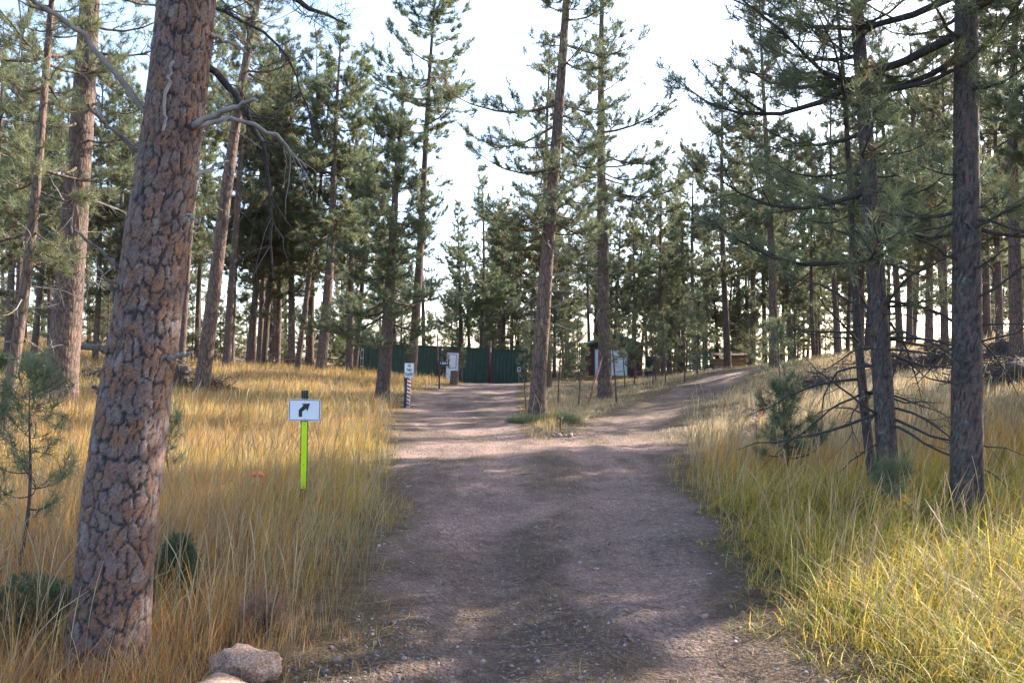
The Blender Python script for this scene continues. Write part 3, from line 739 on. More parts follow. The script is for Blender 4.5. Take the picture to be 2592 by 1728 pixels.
# ---- the big near pine on the left
def big_pine():
    D = 4.25
    pts = [(1760, 262, 190), (1700, 268, 186), (1500, 287, 181), (1250, 310, 178), (1000, 343, 166), (850, 367, 160), (600, 399, 149), (300, 441, 138), (0, 474, 135), (-900, 560, 110), (-2200, 640, 60), (-3100, 680, 10)]
    Pz = np.array([at(x, y, D)[2] for y, x, w in pts]); Px = np.array([at(x, y, D)[0] for y, x, w in pts]); Pr = np.array([w * .5 / F_PX * D for y, x, w in pts])
    gz = h1(float(Px[1]), D); Ht = float(Pz[-1])
    base = np.array([float(Px[1]), D, gz])
    def sp(z):
        z = np.asarray(z, float); return np.stack([np.interp(z + gz, Pz, Px) - base[0], np.zeros_like(z), z], -1)
    def radf(z):
        z = np.asarray(z, float); return np.interp(z + gz, Pz, Pr) * (1 + .18 * np.exp(-np.maximum(z, 0) / .12))
    zs = np.concatenate([np.linspace(-.25, 3.9, 400), np.linspace(3.9, Ht - gz, 40)[1:]])
    Vt, Qt, ck, pid = trunk_mesh(sp, 4, radf, 156, zs, 77, .012, .05, .12, True)
    o = thing("pine_tree", "large orange-barked pine trunk with broken dead stubs nearest the road sign", "tree", tuple(base))
    rng = np.random.default_rng(78)
    limbs, tp, td = gen_branches(rng, sp, Ht - gz, radf, .42, 2.2, 34, (-10, 40), 4.5, .38, .17)
    Vs, Qs, off = join_tubes(limbs, [6, 3], len(Vt))
    Va = np.concatenate([Vt] + Vs); ca = np.full(len(Va), .6); ca[:len(ck)] = ck; pa = np.full(len(Va), .1); pa[:len(pid)] = pid
    obj("trunk", mesh_np("plated_trunk", Va, [np.concatenate([Qt] + Qs)], True, attrs={"crack": ca, "plate": pa}, mats=[M_bark]), o)
    # dead stubs and limbs: photo polylines, with a depth offset per point
    def branch(poly, r0, r1, d0, d1, name="dead_branch", m=M_dead, twigs=0, seed=0):
        k = 14; pl = np.array(poly, float); t = np.linspace(0, 1, len(pl)); q = np.linspace(0, 1, k)
        x = np.interp(q, t, pl[:, 0]); y = np.interp(q, t, pl[:, 1]); d = D + d0 + (d1 - d0) * q
        P = np.array([at(a, b, c) for a, b, c in zip(x, y, d)]) - base
        P[1:-1] = .25 * P[:-2] + .5 * P[1:-1] + .25 * P[2:]
        g = np.random.default_rng(seed + 5); P[1:] += g.normal(0, .006, (k - 1, 3))
        Rr = np.linspace(r0, r1, k) * (1 + .12 * g.normal(0, 1, k)).clip(.7, 1.3)
        parts = [(P[None], Rr[None])]; sds = [8]
        if twigs:
            bi = g.integers(2, k - 1, twigs); dd = nrm(nrm(P[bi] - P[bi - 1]) + g.normal(0, .8, (twigs, 3))); l = g.uniform(.08, .45, twigs); s2 = np.linspace(0, 1, 5)[None, :, None]
            P2 = P[bi][:, None] + dd[:, None] * l[:, None, None] * s2; P2[..., 2] -= (l[:, None] * .35) * s2[..., 0] ** 2; P2[:, 1:] += np.cumsum(g.normal(0, .05, (twigs, 4, 3)) * l[:, None, None], 1)
            parts.append((P2, .0045 * (1 - .75 * s2[..., 0]) * np.ones((twigs, 1)))); sds.append(4)
        Vs, Qs, _ = join_tubes(parts, sds, 0)
        obj(name, mesh_np(name, np.concatenate(Vs), [np.concatenate(Qs)], True, mats=[m], attrs={"crack": np.full(sum(map(len, Vs)), .7), "plate": np.full(sum(map(len, Vs)), .05)}), o)
        return P
    S = .0145
    branch([(385, 305), (310, 212), (229, 109), (161, 46), (80, 0), (20, -30)], .016, .009, -.05, -.5, seed=1, twigs=5)
    branch([(362, 395), (304, 344), (258, 298), (221, 264)], .014, .007, 0, -.35, seed=2, twigs=2)
    branch([(492, 322), (534, 293), (602, 272), (651, 252)], .021, .008, -.05, -.25, seed=3)
    branch([(500, 318), (545, 301), (620, 307), (700, 345), (745, 390), (775, 425)], .016, .006, 0, .3, seed=4, twigs=8)
    branch([(488, 445), (534, 425), (579, 410)], .012, .006, 0, .15, seed=5, twigs=2)
    branch([(310, 692), (270, 648), (229, 608), (184, 579)], .014, .005, 0, -.3, seed=6, twigs=2)
    branch([(300, 765), (275, 717), (247, 671)], .012, .005, 0, -.25, seed=7)
    branch([(515, 165), (574, 212), (620, 281), (654, 338), (677, 430), (684, 530), (690, 700)], .024, .005, .1, .5, "branch", M_bark_dark, 26, 8)
    branch([(534, 88), (580, 108), (620, 129)], .012, .006, 0, .1, seed=9, twigs=2)
    branch([(288, 915), (262, 888), (246, 868)], .014, .010, -.05, -.2, seed=10)
    branch([(428, 908), (455, 898), (485, 892)], .013, .007, -.05, -.15, seed=11)
    branch([(272, 1008), (252, 992), (237, 977)], .013, .010, 0, -.12, seed=12)
    branch([(236, 1245), (222, 1230), (213, 1221)], .013, .010, 0, -.1, seed=13)
    branch([(535, -10), (640, -60), (720, -20), (800, 30), (880, 58)], .022, .008, .2, .9, "branch", M_bark_dark, 12, 14)
    branch([(470, -20), (520, 10), (700, 90), (760, 220), (805, 340)], .014, .003, .5, .8, "branch", M_bark_dark, 14, 15)
    branch([(462, 560), (485, 545), (500, 570)], .011, .006, -.15, -.2, seed=16)
    branch([(440, 155), (425, 200), (418, 270), (415, 330)], .008, .006, -.16, -.17, seed=17)
    # a few tufts on the limb at the top of the frame
    xs_ = np.linspace(640, 880, 26); tp2 = np.array([at(x, np.interp(x, [640, 720, 800, 880], [-60, -20, 30, 58]) + rng.normal(0, 22), D + .2 + (x - 535) / 345 * .7 + rng.normal(0, .08)) for x in xs_]) - base
    tp = np.concatenate([tp, tp2]); td = np.concatenate([td, nrm(rng.normal(0, .5, (26, 3)) + np.array([.6, 0, .2]))])
    Vn, Fn, cc = needles(tp, td, 20, .17, .004, rng, cols=needle_cols(len(tp), rng, .05))
    obj("crown", mesh_np("needles", Vn, [Fn], False, col=cc, mats=[M_needle_near]), o)
big_pine()

# ---- little pines and shrubs in the grass
def little_pine(label, px, d, Ht, r0, seed, nb, cr, cb, nper=36, ln=.14, w=.005, lean=0.0, name="pine_seedling", bend=.03):
    p = gp(px, d)
    ms = make_pine_meshes("seedling", seed, Ht, r0, cb, cr, nb, nper, ln, w, 7, .4, .10, lean=(lean, 0), bend=bend, hero=True, sides=10, dead=3, dead_len=.25, dead_z=(.1, .5), elev=(5, 50), min_len=.12, amp=.001, cdead=.02, root=1.1, prof=lambda t: (1 - t) ** .6 * .8 + .2)
    return place_tree(ms, name, label, tuple(p))
little_pine("knee-high dark pine seedling with a crooked stem left of the big trunk", 48, 6.0, 1.42, .018, 501, 20, .42, .28, lean=.06, bend=.05)
little_pine("bushy pine seedling in the grass in front of the lichen-spotted pine", 1990, 11.3, 1.15, .03, 502, 30, .46, .15, w=.007)
little_pine("tiny pale green pine seedling in golden grass behind the big trunk", 437, 10.5, .75, .012, 503, 10, .2, .2, w=.005)
little_pine("tiny pine seedling at the foot of the lichen-spotted pine", 2265, 7.7, .45, .010, 504, 9, .18, .2)
little_pine("thin dark pine seedling rising behind the bushy seedling by the orange stake", 1968, 17.0, 2.1, .02, 505, 16, .4, .45, w=.007)

def shrub(name, label, c, rx, ry, rz, n, seed, cols, ln=.05, w=.008, cat="shrub", flat=False):
    rng = np.random.default_rng(seed)
    d = nrm(rng.normal(0, 1, (n, 3))); d[:, 2] = np.abs(d[:, 2]); rr = rng.uniform(.35, 1.0, (n, 1)) ** .45
    lob = .72 + .5 * noise3(d * 2.2 + seed, seed)[:, None]
    tp = d * rr * np.array([rx, ry, rz]) * lob
    if flat: tp[:, 2] *= rng.uniform(.3, 1, n)
    td = nrm(d + np.array([0, 0, .8]) + rng.normal(0, .3, (n, 3)))
    cc = np.array(cols[0]) + (np.array(cols[1]) - np.array(cols[0])) * rng.random((n, 1))
    Vn, Fn, ca = needles(tp, td, 7, ln, w, rng, .7, cc)
    o = thing(name, label, cat, tuple(c))
    obj("foliage", mesh_np(name, Vn, [Fn], False, col=ca, mats=[M_needle_near]), o)
    k = 9; a = rng.uniform(0, 6.28, k); tips = np.stack([np.cos(a) * rx * .7, np.sin(a) * ry * .7, rz * rng.uniform(.4, .9, k)], -1); s = np.linspace(0, 1, 5)[None, :, None]
    P = tips[:, None] * s * np.array([1, 1, 1]); Vb, Qb = tubes(P, .008 * (1 - .7 * s[..., 0]) * np.ones((k, 1)), 5)
    obj("stem", mesh_np("stem", Vb, [Qb], True, mats=[M_brush]), o)
    return o
JC = [(.045, .075, .042), (.11, .145, .08)]
shrub("juniper_shrub", "small dark blue-green juniper shrub beside the big orange-barked trunk", gp(452, 5.5), .19, .19, .46, 2400, 601, JC, .032, .005)
shrub("juniper_shrub", "low dark juniper in the shade at the foot of the big trunk", gp(110, 4.7), .34, .3, .34, 2200, 602, JC, .036, .005)
shrub("creeping_juniper", "bright green creeping juniper sprawling at the foot of the fork pine", gp(1385, 20.5) + np.array([.25, 0, 0]), .62, .4, .22, 520, 603, [(.11, .14, .065), (.20, .23, .11)], .15, .009, flat=True)
shrub("creeping_juniper", "duller creeping juniper on the road side of the fork pine", gp(1325, 20.6), .42, .35, .18, 280, 604, [(.10, .12, .07), (.17, .19, .11)], .15, .009, flat=True)
shrub("dark_shrub", "dark green shrub on the brown rise behind the slender leaning pine", gp(22, 27), 1.1, .9, .75, 1500, 605, [(.04, .06, .03), (.09, .11, .05)], .12, .02)
shrub("weathered_shrub", "dusky red dry weed clump behind the foreground rock", gp(668, 4.75), .14, .11, .26, 170, 606, [(.22, .14, .12), (.32, .21, .17)], .10, .0035)

# ------------------------------------------------------------------ grass
def grass_points(n, rmin, rmax, amin, amax, rng, power=1.0):
    """more blades per square metre close by"""
    u = rng.random(n); r = rmin * (rmax / rmin) ** (u ** power); a = np.radians(rng.uniform(amin, amax, n))
    return np.stack([np.sin(a) * r, np.cos(a) * r], -1)

def clumped(nc, per, spread, rmin, rmax, amin, amax, rng, power=1.0):
    c = grass_points(nc, rmin, rmax, amin, amax, rng, power); k = rng.poisson(per, nc) + 1; i = np.repeat(np.arange(nc), k)
    dd = np.hypot(c[i, 0], c[i, 1]); p = c[i] + rng.normal(0, 1, (len(i), 2)) * (spread * (1 + dd * .03))[:, None]
    CL["v"] = (rng.uniform(.62, 1.22, nc))[i]; CL["a"] = rng.uniform(0, 6.28, nc)[i]; CL["h"] = rng.uniform(.7, 1.25, nc)[i]
    return p
CL = {}

TRUNKS = [(o.location.x, o.location.y) for o in bpy.data.objects if o.parent is None and o.name.startswith("pine_tree")]
PAL = {
    "gold": np.array([[.54, .29, .065], [.58, .35, .10], [.42, .22, .055], [.54, .39, .16], [.34, .20, .075]]),
    "orange": np.array([[.48, .20, .05], [.52, .25, .075], [.30, .14, .055], [.44, .30, .17], [.24, .14, .085], [.54, .32, .10]]),
    "straw": np.array([[.46, .36, .19], [.54, .43, .25], [.38, .28, .14], [.46, .31, .11]]),
    "green": np.array([[.26, .27, .05], [.36, .33, .06], [.15, .19, .05], [.48, .38, .09]]),
    "lush": np.array([[.60, .40, .07], [.62, .38, .10], [.48, .41, .05], [.22, .28, .05], [.58, .43, .06], [.33, .35, .055], [.60, .42, .09], [.50, .32, .08], [.14, .20, .05], [.55, .45, .12]]),
    "pale": np.array([[.40, .33, .22], [.46, .39, .27], [.32, .26, .17], [.38, .28, .14]]),
}
def grass_color(x, y, rng):
    n = len(x); d = np.hypot(x, y)
    w = {k: np.zeros(n) for k in PAL}
    left = x < -.5
    patch = fbm2(x * .55, y * .55, 51); p2 = fbm2(x * .9 + 30, y * .9, 53)
    rsd = -road_sd(x, y)
    w["orange"] += left * (2.2 * sstep(9.5, 5.0, y) + .4) * (patch * 1.3)
    w["gold"] += left * (.9 * sstep(5.5, 10, y)) * (1.3 - patch) + .12
    w["green"] += left * .9 * sstep(.56, .72, p2) * sstep(3, 8, y) + left * .9 * sstep(1.6, .2, rsd) * sstep(5, 8, y) * sstep(18, 13, y)
    w["straw"] += left * .35 * sstep(12, 24, y) + left * .45
    w["orange"] += left * .4 * sstep(26, 34, y)
    right = (x > 1.2) & (y < 26)
    lush = right * sstep(11.5, 7.5, y) * sstep(9, 5, x)
    w["lush"] += 2.2 * lush
    w["gold"] += right * .9 * sstep(8, 11, y) * sstep(20, 14, y) * patch * 1.5
    w["green"] += right * .4 * sstep(13, 9, y) * p2
    w["pale"] += right * 1.6 * sstep(11.5, 17, y) + (x > 1.2) * (y >= 26) * 1.6
    isl = (~left) & (~right)
    w["straw"] += isl * 1.1; w["gold"] += isl * .5 * sstep(.45, .6, patch)
    ks = list(PAL); W = np.stack([w[k] for k in ks], -1) + 1e-4; W /= W.sum(1, keepdims=True)
    cu = np.cumsum(W, 1); pick = (rng.random((n, 1)) > cu).sum(1).clip(0, len(ks) - 1)
    col = np.zeros((n, 3))
    for i, k in enumerate(ks):
        s = pick == i; pal = PAL[k] * (.86 if k == 'lush' else 1)
        if s.any(): col[s] = pal[rng.integers(0, len(pal), s.sum())]
    col *= rng.uniform(.8, 1.25, (n, 1))
    return col, lush

def build_grass(pts, rng, segs, wbase, name, hmul=1.0, thin_edge=True, label=None, extra_droop=0.0):
    x, y = pts[:, 0], pts[:, 1]
    sd = road_sd(x, y); rmk = road_mask(x, y)
    keep = (rmk < .45) | ((rng.random(len(x)) < .5) & (x > .2) & (y > 15.2) & (y < 60)) | ((rng.random(len(x)) < .06) & (np.abs(x - .45 - .01 * y) < .35) & (y < 17))
    edge = sstep(.0, .9, -sd)
    keep &= rng.random(len(x)) < np.where((rmk > .45), .6, .12 + .88 * edge)
    dens = fbm2(x * .8, y * .8, 61)
    keep &= rng.random(len(x)) < (.35 + 1.15 * sstep(.25, .6, dens))
    for tx, ty in TRUNKS:
        if ty < 32: keep &= (x - tx) ** 2 + (y - ty) ** 2 > .02
    # yard in front of the container and shed
    keep &= ~((x > -9.7) & (x < 2.2) & (y > 57.2 + (x + 9.7) * .38) & (y < 66))
    x, y = x[keep], y[keep]; n = len(x); cv, ca_, chh = CL['v'][keep], CL['a'][keep], CL['h'][keep]
    d = np.hypot(x, y); z = H(x, y) - .02
    col, lush = grass_color(x, y, rng)
    patch = fbm2(x * .5 + 7, y * .5, 71)
    col = col * cv[:, None]
    h = (.26 + .21 * patch) * rng.uniform(.45, 1.2, n) * chh * (1 - .12 * lush)
    h *= 1 - .25 * ((x > 2) & (y > 13)) - .35 * ((x > 0) & (x < 6) & (y > 18))
    tall = rng.random(n) < .035; h[tall] *= 1.55
    sdd = road_sd(x, y); h *= (.42 + .58 * sstep(.0, .8, -sdd)) * hmul * np.where(sdd > .3, .42, 1)
    w = np.maximum(wbase, d * .00042) * rng.uniform(.6, 1.4, n) * (1 + 1.0 * lush)
    a = np.where(rng.random(n) < .55, ca_ + rng.normal(0, .7, n), rng.uniform(0, 6.28, n)); wind = rng.normal(0, .16, n)
    lean = np.abs(rng.normal(.22, .2, n)) + .75 * lush * rng.random(n) + extra_droop * rng.random(n)
    dirx = np.cos(a) * lean + .12 + wind * .5; diry = np.sin(a) * lean
    faca = a + rng.uniform(-.8, .8, n) + 1.57
    sx, sy = np.cos(faca) * w * .5, np.sin(faca) * w * .5
    ts = np.linspace(0, 1, segs + 1); rows = []
    for i, t in enumerate(ts):
        bend_ = t ** 2; dz = h * (t - (.28 * np.minimum(lean, 1.6) + .0) * t ** 3)
        c = np.stack([x + dirx * h * (bend_ * 1.0 + .25 * t), y + diry * h * (bend_ * 1.0 + .25 * t), z + dz], -1)
        if i < segs:
            wt = 1 - .55 * t ** 1.5
            rows.append(c - np.stack([sx * wt, sy * wt, np.zeros(n)], -1)); rows.append(c + np.stack([sx * wt, sy * wt, np.zeros(n)], -1))
        else: rows.append(c)
    Vg = np.stack(rows, 1); k = Vg.shape[1]; Vg = Vg.reshape(-1, 3)
    b = np.arange(n)[:, None] * k; tr = []; qd = []
    for i in range(segs - 1): qd.append(b + np.array([[2 * i, 2 * i + 1, 2 * i + 3, 2 * i + 2]]))
    tr.append(b + np.array([[2 * segs - 2, 2 * segs - 1, 2 * segs]]))
    faces = ([np.concatenate(qd)] if qd else []) + [np.concatenate(tr)]
    me = mesh_np(name, Vg, faces, False, col=np.repeat(col, k, 0), mats=[M_grass])
    o = obj(name, me); tag(o, label, "grass", None, "stuff"); return n

gr = np.random.default_rng(11)
near = clumped(15000, 8.5, .026, 2.6, 9.5, -48, 48, gr, .8)
build_grass(near, gr, 3, .0026, "grass", 1.0, label="tall dry grass along both near edges of the gravel road", extra_droop=.15)
midp = clumped(32000, 7.5, .045, 8.5, 26, -42, 42, gr, .95)
build_grass(midp, gr, 2, .0040, "grass", 1.0, label="golden meadow grass around the fork and behind the arrow sign")
farp = clumped(36000, 5, .08, 24, 75, -40, 40, gr, 1.0)
build_grass(farp, gr, 1, .012, "grass", 1.0, label="pale distant grass around the container, shed and slope")

# seed-head stems
def seed_stems(n, rng):
    p = grass_points(n, 4.2, 24, -38, 38, rng, .9); x, y = p[:, 0], p[:, 1]
    k = (road_sd(x, y) < -.15); x, y = x[k], y[k]; n = len(x); z = H(x, y); d = np.hypot(x, y)
    h = rng.uniform(.45, .85, n); a = rng.uniform(0, 6.28, n); l = np.abs(rng.normal(.18, .12, n)); s = np.linspace(0, 1, 6)
    P = np.stack([x[:, None] + np.cos(a)[:, None] * l[:, None] * h[:, None] * s ** 2.5 + .07 * s ** 2, y[:, None] + np.sin(a)[:, None] * l[:, None] * h[:, None] * s ** 2.5, z[:, None] + h[:, None] * (s - .25 * l[:, None] * s ** 3)], -1)
    rad = np.maximum(.0011, d * .00018)[:, None] * np.array([1, 1, .9, 1.9, 2.6, .4])[None]
    Vb, Qb = tubes(P, rad, 3)
    c = np.array([.50, .40, .25]) * rng.uniform(.7, 1.15, (n, 1))
    me = mesh_np("seed_stems", Vb, [Qb], False, col=np.repeat(c, 18, 0), mats=[M_grass])
    tag(obj("seed_grass", me), "pale seed-headed stems standing above the grass", "grass", None, "stuff")
seed_stems(3200, gr)

# ------------------------------------------------------------------ gravel, stones, needle litter on the road
def ico(sub=1):
    bm = bmesh.new(); bmesh.ops.create_icosphere(bm, subdivisions=sub, radius=1)
    v = np.array([q.co[:] for q in bm.verts]); f = np.array([[q.index for q in t.verts] for t in bm.faces]); bm.free(); return v, f

STONE_COL = np.array([[.27, .22, .215], [.32, .27, .265], [.23, .165, .145], [.38, .335, .325], [.29, .205, .18], [.18, .16, .16]])
def stone_shapes(nshape, sub, rng):
    out = []
    v0, f = ico(sub)
    for i in range(nshape):
        v = v0 * np.array([1, rng.uniform(.55, .9), rng.uniform(.26, .5)])
        for _ in range(11):
            nn = nrm(rng.normal(0, 1, 3)); dd = rng.uniform(.38, .75); pr = v @ nn; ex = np.maximum(pr - dd * .75, 0); v = v - ex[:, None] * nn
        v = v * (1 + .16 * (noise3(v * 2.1 + i * 7, i) - .5)[:, None]); out.append((v, f))
    return out
rs = np.random.default_rng(21)
shapes = stone_shapes(10, 2, rs)
stone_me = []
for i, (v, f) in enumerate(shapes):
    c = STONE_COL[i % len(STONE_COL)]; stone_me.append(mesh_np("stone", v, [f], False, col=np.tile(c, (len(v), 1)), mats=[M_stone]))

def road_pts(n, r0, r1, rng, amax=24):
    pts = []
    while len(pts) < n:
        m = n * 2; u = rng.random(m); r = r0 * (r1 / r0) ** u; a = np.radians(rng.uniform(-16, amax + 4, m)); x, y = np.sin(a) * r, np.cos(a) * r
        sd = road_sd(x, y); g = fbm2(x * 1.3, y * .8, 81)
        k = (sd > -.25) & (rng.random(m) < np.clip((g - .32) * 3.2, .06, 1))
        pts += list(zip(x[k], y[k]))
    return np.array(pts[:n])
big = road_pts(230, 4.0, 13, rs)
# line of larger stones along the right edge of the road
t = rs.uniform(4.0, 10.5, 60); edge = np.stack([np.interp(t, [4, 5, 7.4, 11.2], [1.5, 1.42, 1.6, 2.1]) + rs.normal(0, .16, 60) - .08, t], -1)
big = np.concatenate([big, edge])
zb = H(big[:, 0], big[:, 1])
for (x, y), z in zip(big, zb):
    o = obj("stone", stone_me[int(rs.integers(0, len(stone_me)))], road_ob)
    s = rs.uniform(.013, .030) * (1.3 if rs.random() < .12 else 1)
    o.location = (x, y, z + s * .12); o.scale = (s * rs.uniform(.8, 1.4), s, s); o.rotation_euler = (rs.normal(0, .2), rs.normal(0, .2), rs.uniform(0, 6.28))

def scatter_gravel(n, r0, r1, s0, s1, rng):
    p = road_pts(n, r0, r1, rng); x, y = p[:, 0], p[:, 1]; z = H(x, y); d = np.hypot(x, y)
    sm = stone_shapes(6, 1, rng); VV, FF, CC = [], [], []; off = 0
    which = rng.integers(0, 6, n)
    for i in range(6):
        sel = which == i; m = sel.sum(); v, f = sm[i]
        s = (s0 + (s1 - s0) * rng.random(m) ** 1.7) * np.maximum(1, d[sel] / 9); a = rng.uniform(0, 6.28, m); ca, sa = np.cos(a), np.sin(a)
        lx = v[None, :, 0] * ca[:, None] - v[None, :, 1] * sa[:, None]; ly = v[None, :, 0] * sa[:, None] + v[None, :, 1] * ca[:, None]
        P = np.stack([x[sel][:, None] + lx * s[:, None], y[sel][:, None] + ly * s[:, None], z[sel][:, None] + v[None, :, 2] * s[:, None] + s[:, None] * .1], -1)
        c = STONE_COL[rng.integers(0, len(STONE_COL), m)] * rng.uniform(.75, 1.1, (m, 1))
        VV.append(P.reshape(-1, 3)); FF.append((f[None] + (np.arange(m) * len(v))[:, None, None]).reshape(-1, 3) + off); CC.append(np.repeat(c, len(v), 0)); off += m * len(v)
    me = mesh_np("gravel", np.concatenate(VV), [np.concatenate(FF)], False, col=np.concatenate(CC), mats=[M_stone])
    o = obj("gravel", me, road_ob); o["kind"] = "stuff"
scatter_gravel(8500, 3.9, 21, .004, .019, rs)

def litter(n, rng):
    u = rng.random(n); r = 3.8 * (24 / 3.8) ** u; a = np.radians(rng.uniform(-20, 30, n)); x, y = np.sin(a) * r, np.cos(a) * r
    sd = road_sd(x, y); g = fbm2(x * 1.1, y * .55, 41)
    k = (sd > -.7) & (rng.random(n) < np.clip((g - .36) * 4, .10, 1)); x, y = x[k], y[k]; n = len(x); d = np.hypot(x, y)
    z = H(x, y) + rng.uniform(.003, .016, n); L = rng.uniform(.04, .10, n); an = rng.uniform(0, 6.28, n); w = np.maximum(.0014, d * .00028)
    dx, dy = np.cos(an) * L, np.sin(an) * L; sx, sy = -np.sin(an) * w, np.cos(an) * w
    cv = rng.normal(0, .25, n) * L
    p0 = np.stack([x, y, z], -1); p1 = np.stack([x + dx * .5 - np.sin(an) * cv, y + dy * .5 + np.cos(an) * cv, z + rng.uniform(0, .012, n)], -1); p2 = np.stack([x + dx, y + dy, z + rng.uniform(-.002, .008, n)], -1)
    s = np.stack([sx, sy, np.zeros(n)], -1)
    Vl = np.stack([p0 - s, p0 + s, p1 - s, p1 + s, p2], 1).reshape(-1, 3); b = np.arange(n)[:, None] * 5
    c = np.array([[.30, .20, .12], [.20, .13, .08], [.12, .085, .06], [.40, .30, .19], [.08, .06, .045]])[rng.integers(0, 5, n)] * rng.uniform(.7, 1.1, (n, 1))
    me = mesh_np("needle_litter", Vl, [b + np.array([[0, 1, 3, 2]]), b + np.array([[2, 3, 4]])], False, col=np.repeat(c, 5, 0), mats=[M_grass])
    o = obj("needle_litter", me, road_ob); o["kind"] = "stuff"
litter(52000, rs)
def twigs(n, rng):
    r = 3.9 * (12 / 3.9) ** rng.random(n); a = np.radians(rng.uniform(-16, 24, n)); x, y = np.sin(a) * r, np.cos(a) * r
    k = road_sd(x, y) > -.3; x, y = x[k], y[k]; n = len(x); L = rng.uniform(.06, .26, n); an = rng.uniform(0, 6.28, n); cv = rng.normal(0, .3, n); t = np.linspace(-.5, .5, 5)[None]
    px_ = x[:, None] + L[:, None] * (np.cos(an)[:, None] * t - np.sin(an)[:, None] * cv[:, None] * t ** 2); py_ = y[:, None] + L[:, None] * (np.sin(an)[:, None] * t + np.cos(an)[:, None] * cv[:, None] * t ** 2)
    P = np.stack([px_, py_, H(px_, py_) + .004 + rng.uniform(0, .012, (n, 5))], -1); Vb, Qb = tubes(P, rng.uniform(.0012, .003, (n, 1)) * np.linspace(1, .6, 5)[None], 4)
    c = np.array([[.42, .31, .19], [.30, .21, .13], [.16, .11, .08]])[rng.integers(0, 3, n)]
    o = obj("twig_litter", mesh_np("twig_litter", Vb, [Qb], True, col=np.repeat(c, 20, 0), mats=[M_grass]), road_ob); o["kind"] = "stuff"
twigs(700, rs)

# ------------------------------------------------------------------ hard-surface builder
class PB:
    def __init__(s): s.bm = bmesh.new()
    def box(s, cx, cy, cz, sx, sy, sz, rot=None, bev=0.0):
        m = Matrix.Translation((cx, cy, cz)) @ (rot.to_4x4() if rot else Matrix.Identity(4)) @ Matrix.Diagonal((sx, sy, sz, 1))
        g = bmesh.ops.create_cube(s.bm, size=1, matrix=m)
        if bev:
            es = list({e for v in g["verts"] for e in v.link_edges}); bmesh.ops.bevel(s.bm, geom=es, offset=bev, segments=2, affect='EDGES')
        return s
    def cyl(s, p0, p1, r, seg=12, r2=None):
        a, b = Vector(p0), Vector(p1); d = b - a
        m = Matrix.Translation((a + b) / 2) @ d.to_track_quat('Z', 'Y').to_matrix().to_4x4()
        bmesh.ops.create_cone(s.bm, cap_ends=True, segments=seg, radius1=r, radius2=r if r2 is None else r2, depth=d.length, matrix=m); return s
    def poly(s, pts, th, axis=(0, 1, 0)):
        vs_ = [s.bm.verts.new(p) for p in pts]; f = s.bm.faces.new(vs_)
        e = bmesh.ops.extrude_face_region(s.bm, geom=[f]); nv = [v for v in e["geom"] if isinstance(v, bmesh.types.BMVert)]
        bmesh.ops.translate(s.bm, verts=nv, vec=Vector(axis) * th); bmesh.ops.recalc_face_normals(s.bm, faces=s.bm.faces); return s
    def build(s, name, m, parent=None, smooth=False):
        me = bpy.data.meshes.new(name); s.bm.to_mesh(me); s.bm.free(); me.materials.append(m)
        if smooth:
            for p in me.polygons: p.use_smooth = True
        return obj(name, me, parent)

def text_part(txt, size, m, parent, loc, name, width=None, depth=.002, bold=.0):
    cu = bpy.data.curves.new(name, 'FONT'); cu.body = txt; cu.size = size; cu.align_x = 'CENTER'; cu.align_y = 'CENTER'; cu.extrude = depth; cu.offset = bold
    t = bpy.data.objects.new("tmp_text", cu); C.objects.link(t)
    bpy.context.view_layer.update(); dg = bpy.context.evaluated_depsgraph_get()
    me = bpy.data.meshes.new_from_object(t.evaluated_get(dg)); bpy.data.objects.remove(t); me.materials.clear(); me.materials.append(m); me.name = name
    o = obj(name, me, parent, loc, (math.radians(90), 0, 0))
    if width:
        xs_ = [v.co.x for v in me.vertices]; o.scale = (width / (max(xs_) - min(xs_)), 1, 1)
    return o

def rrect(w, h, r, y, n=6):
    pts = []
    for cx, cz, a0 in ((w / 2 - r, h / 2 - r, 0), (-w / 2 + r, h / 2 - r, 90), (-w / 2 + r, -h / 2 + r, 180), (w / 2 - r, -h / 2 + r, 270)):
        for i in range(n + 1):
            a = math.radians(a0 + 90 * i / n); pts.append((cx + r * math.cos(a), y, cz + r * math.sin(a)))
    return pts

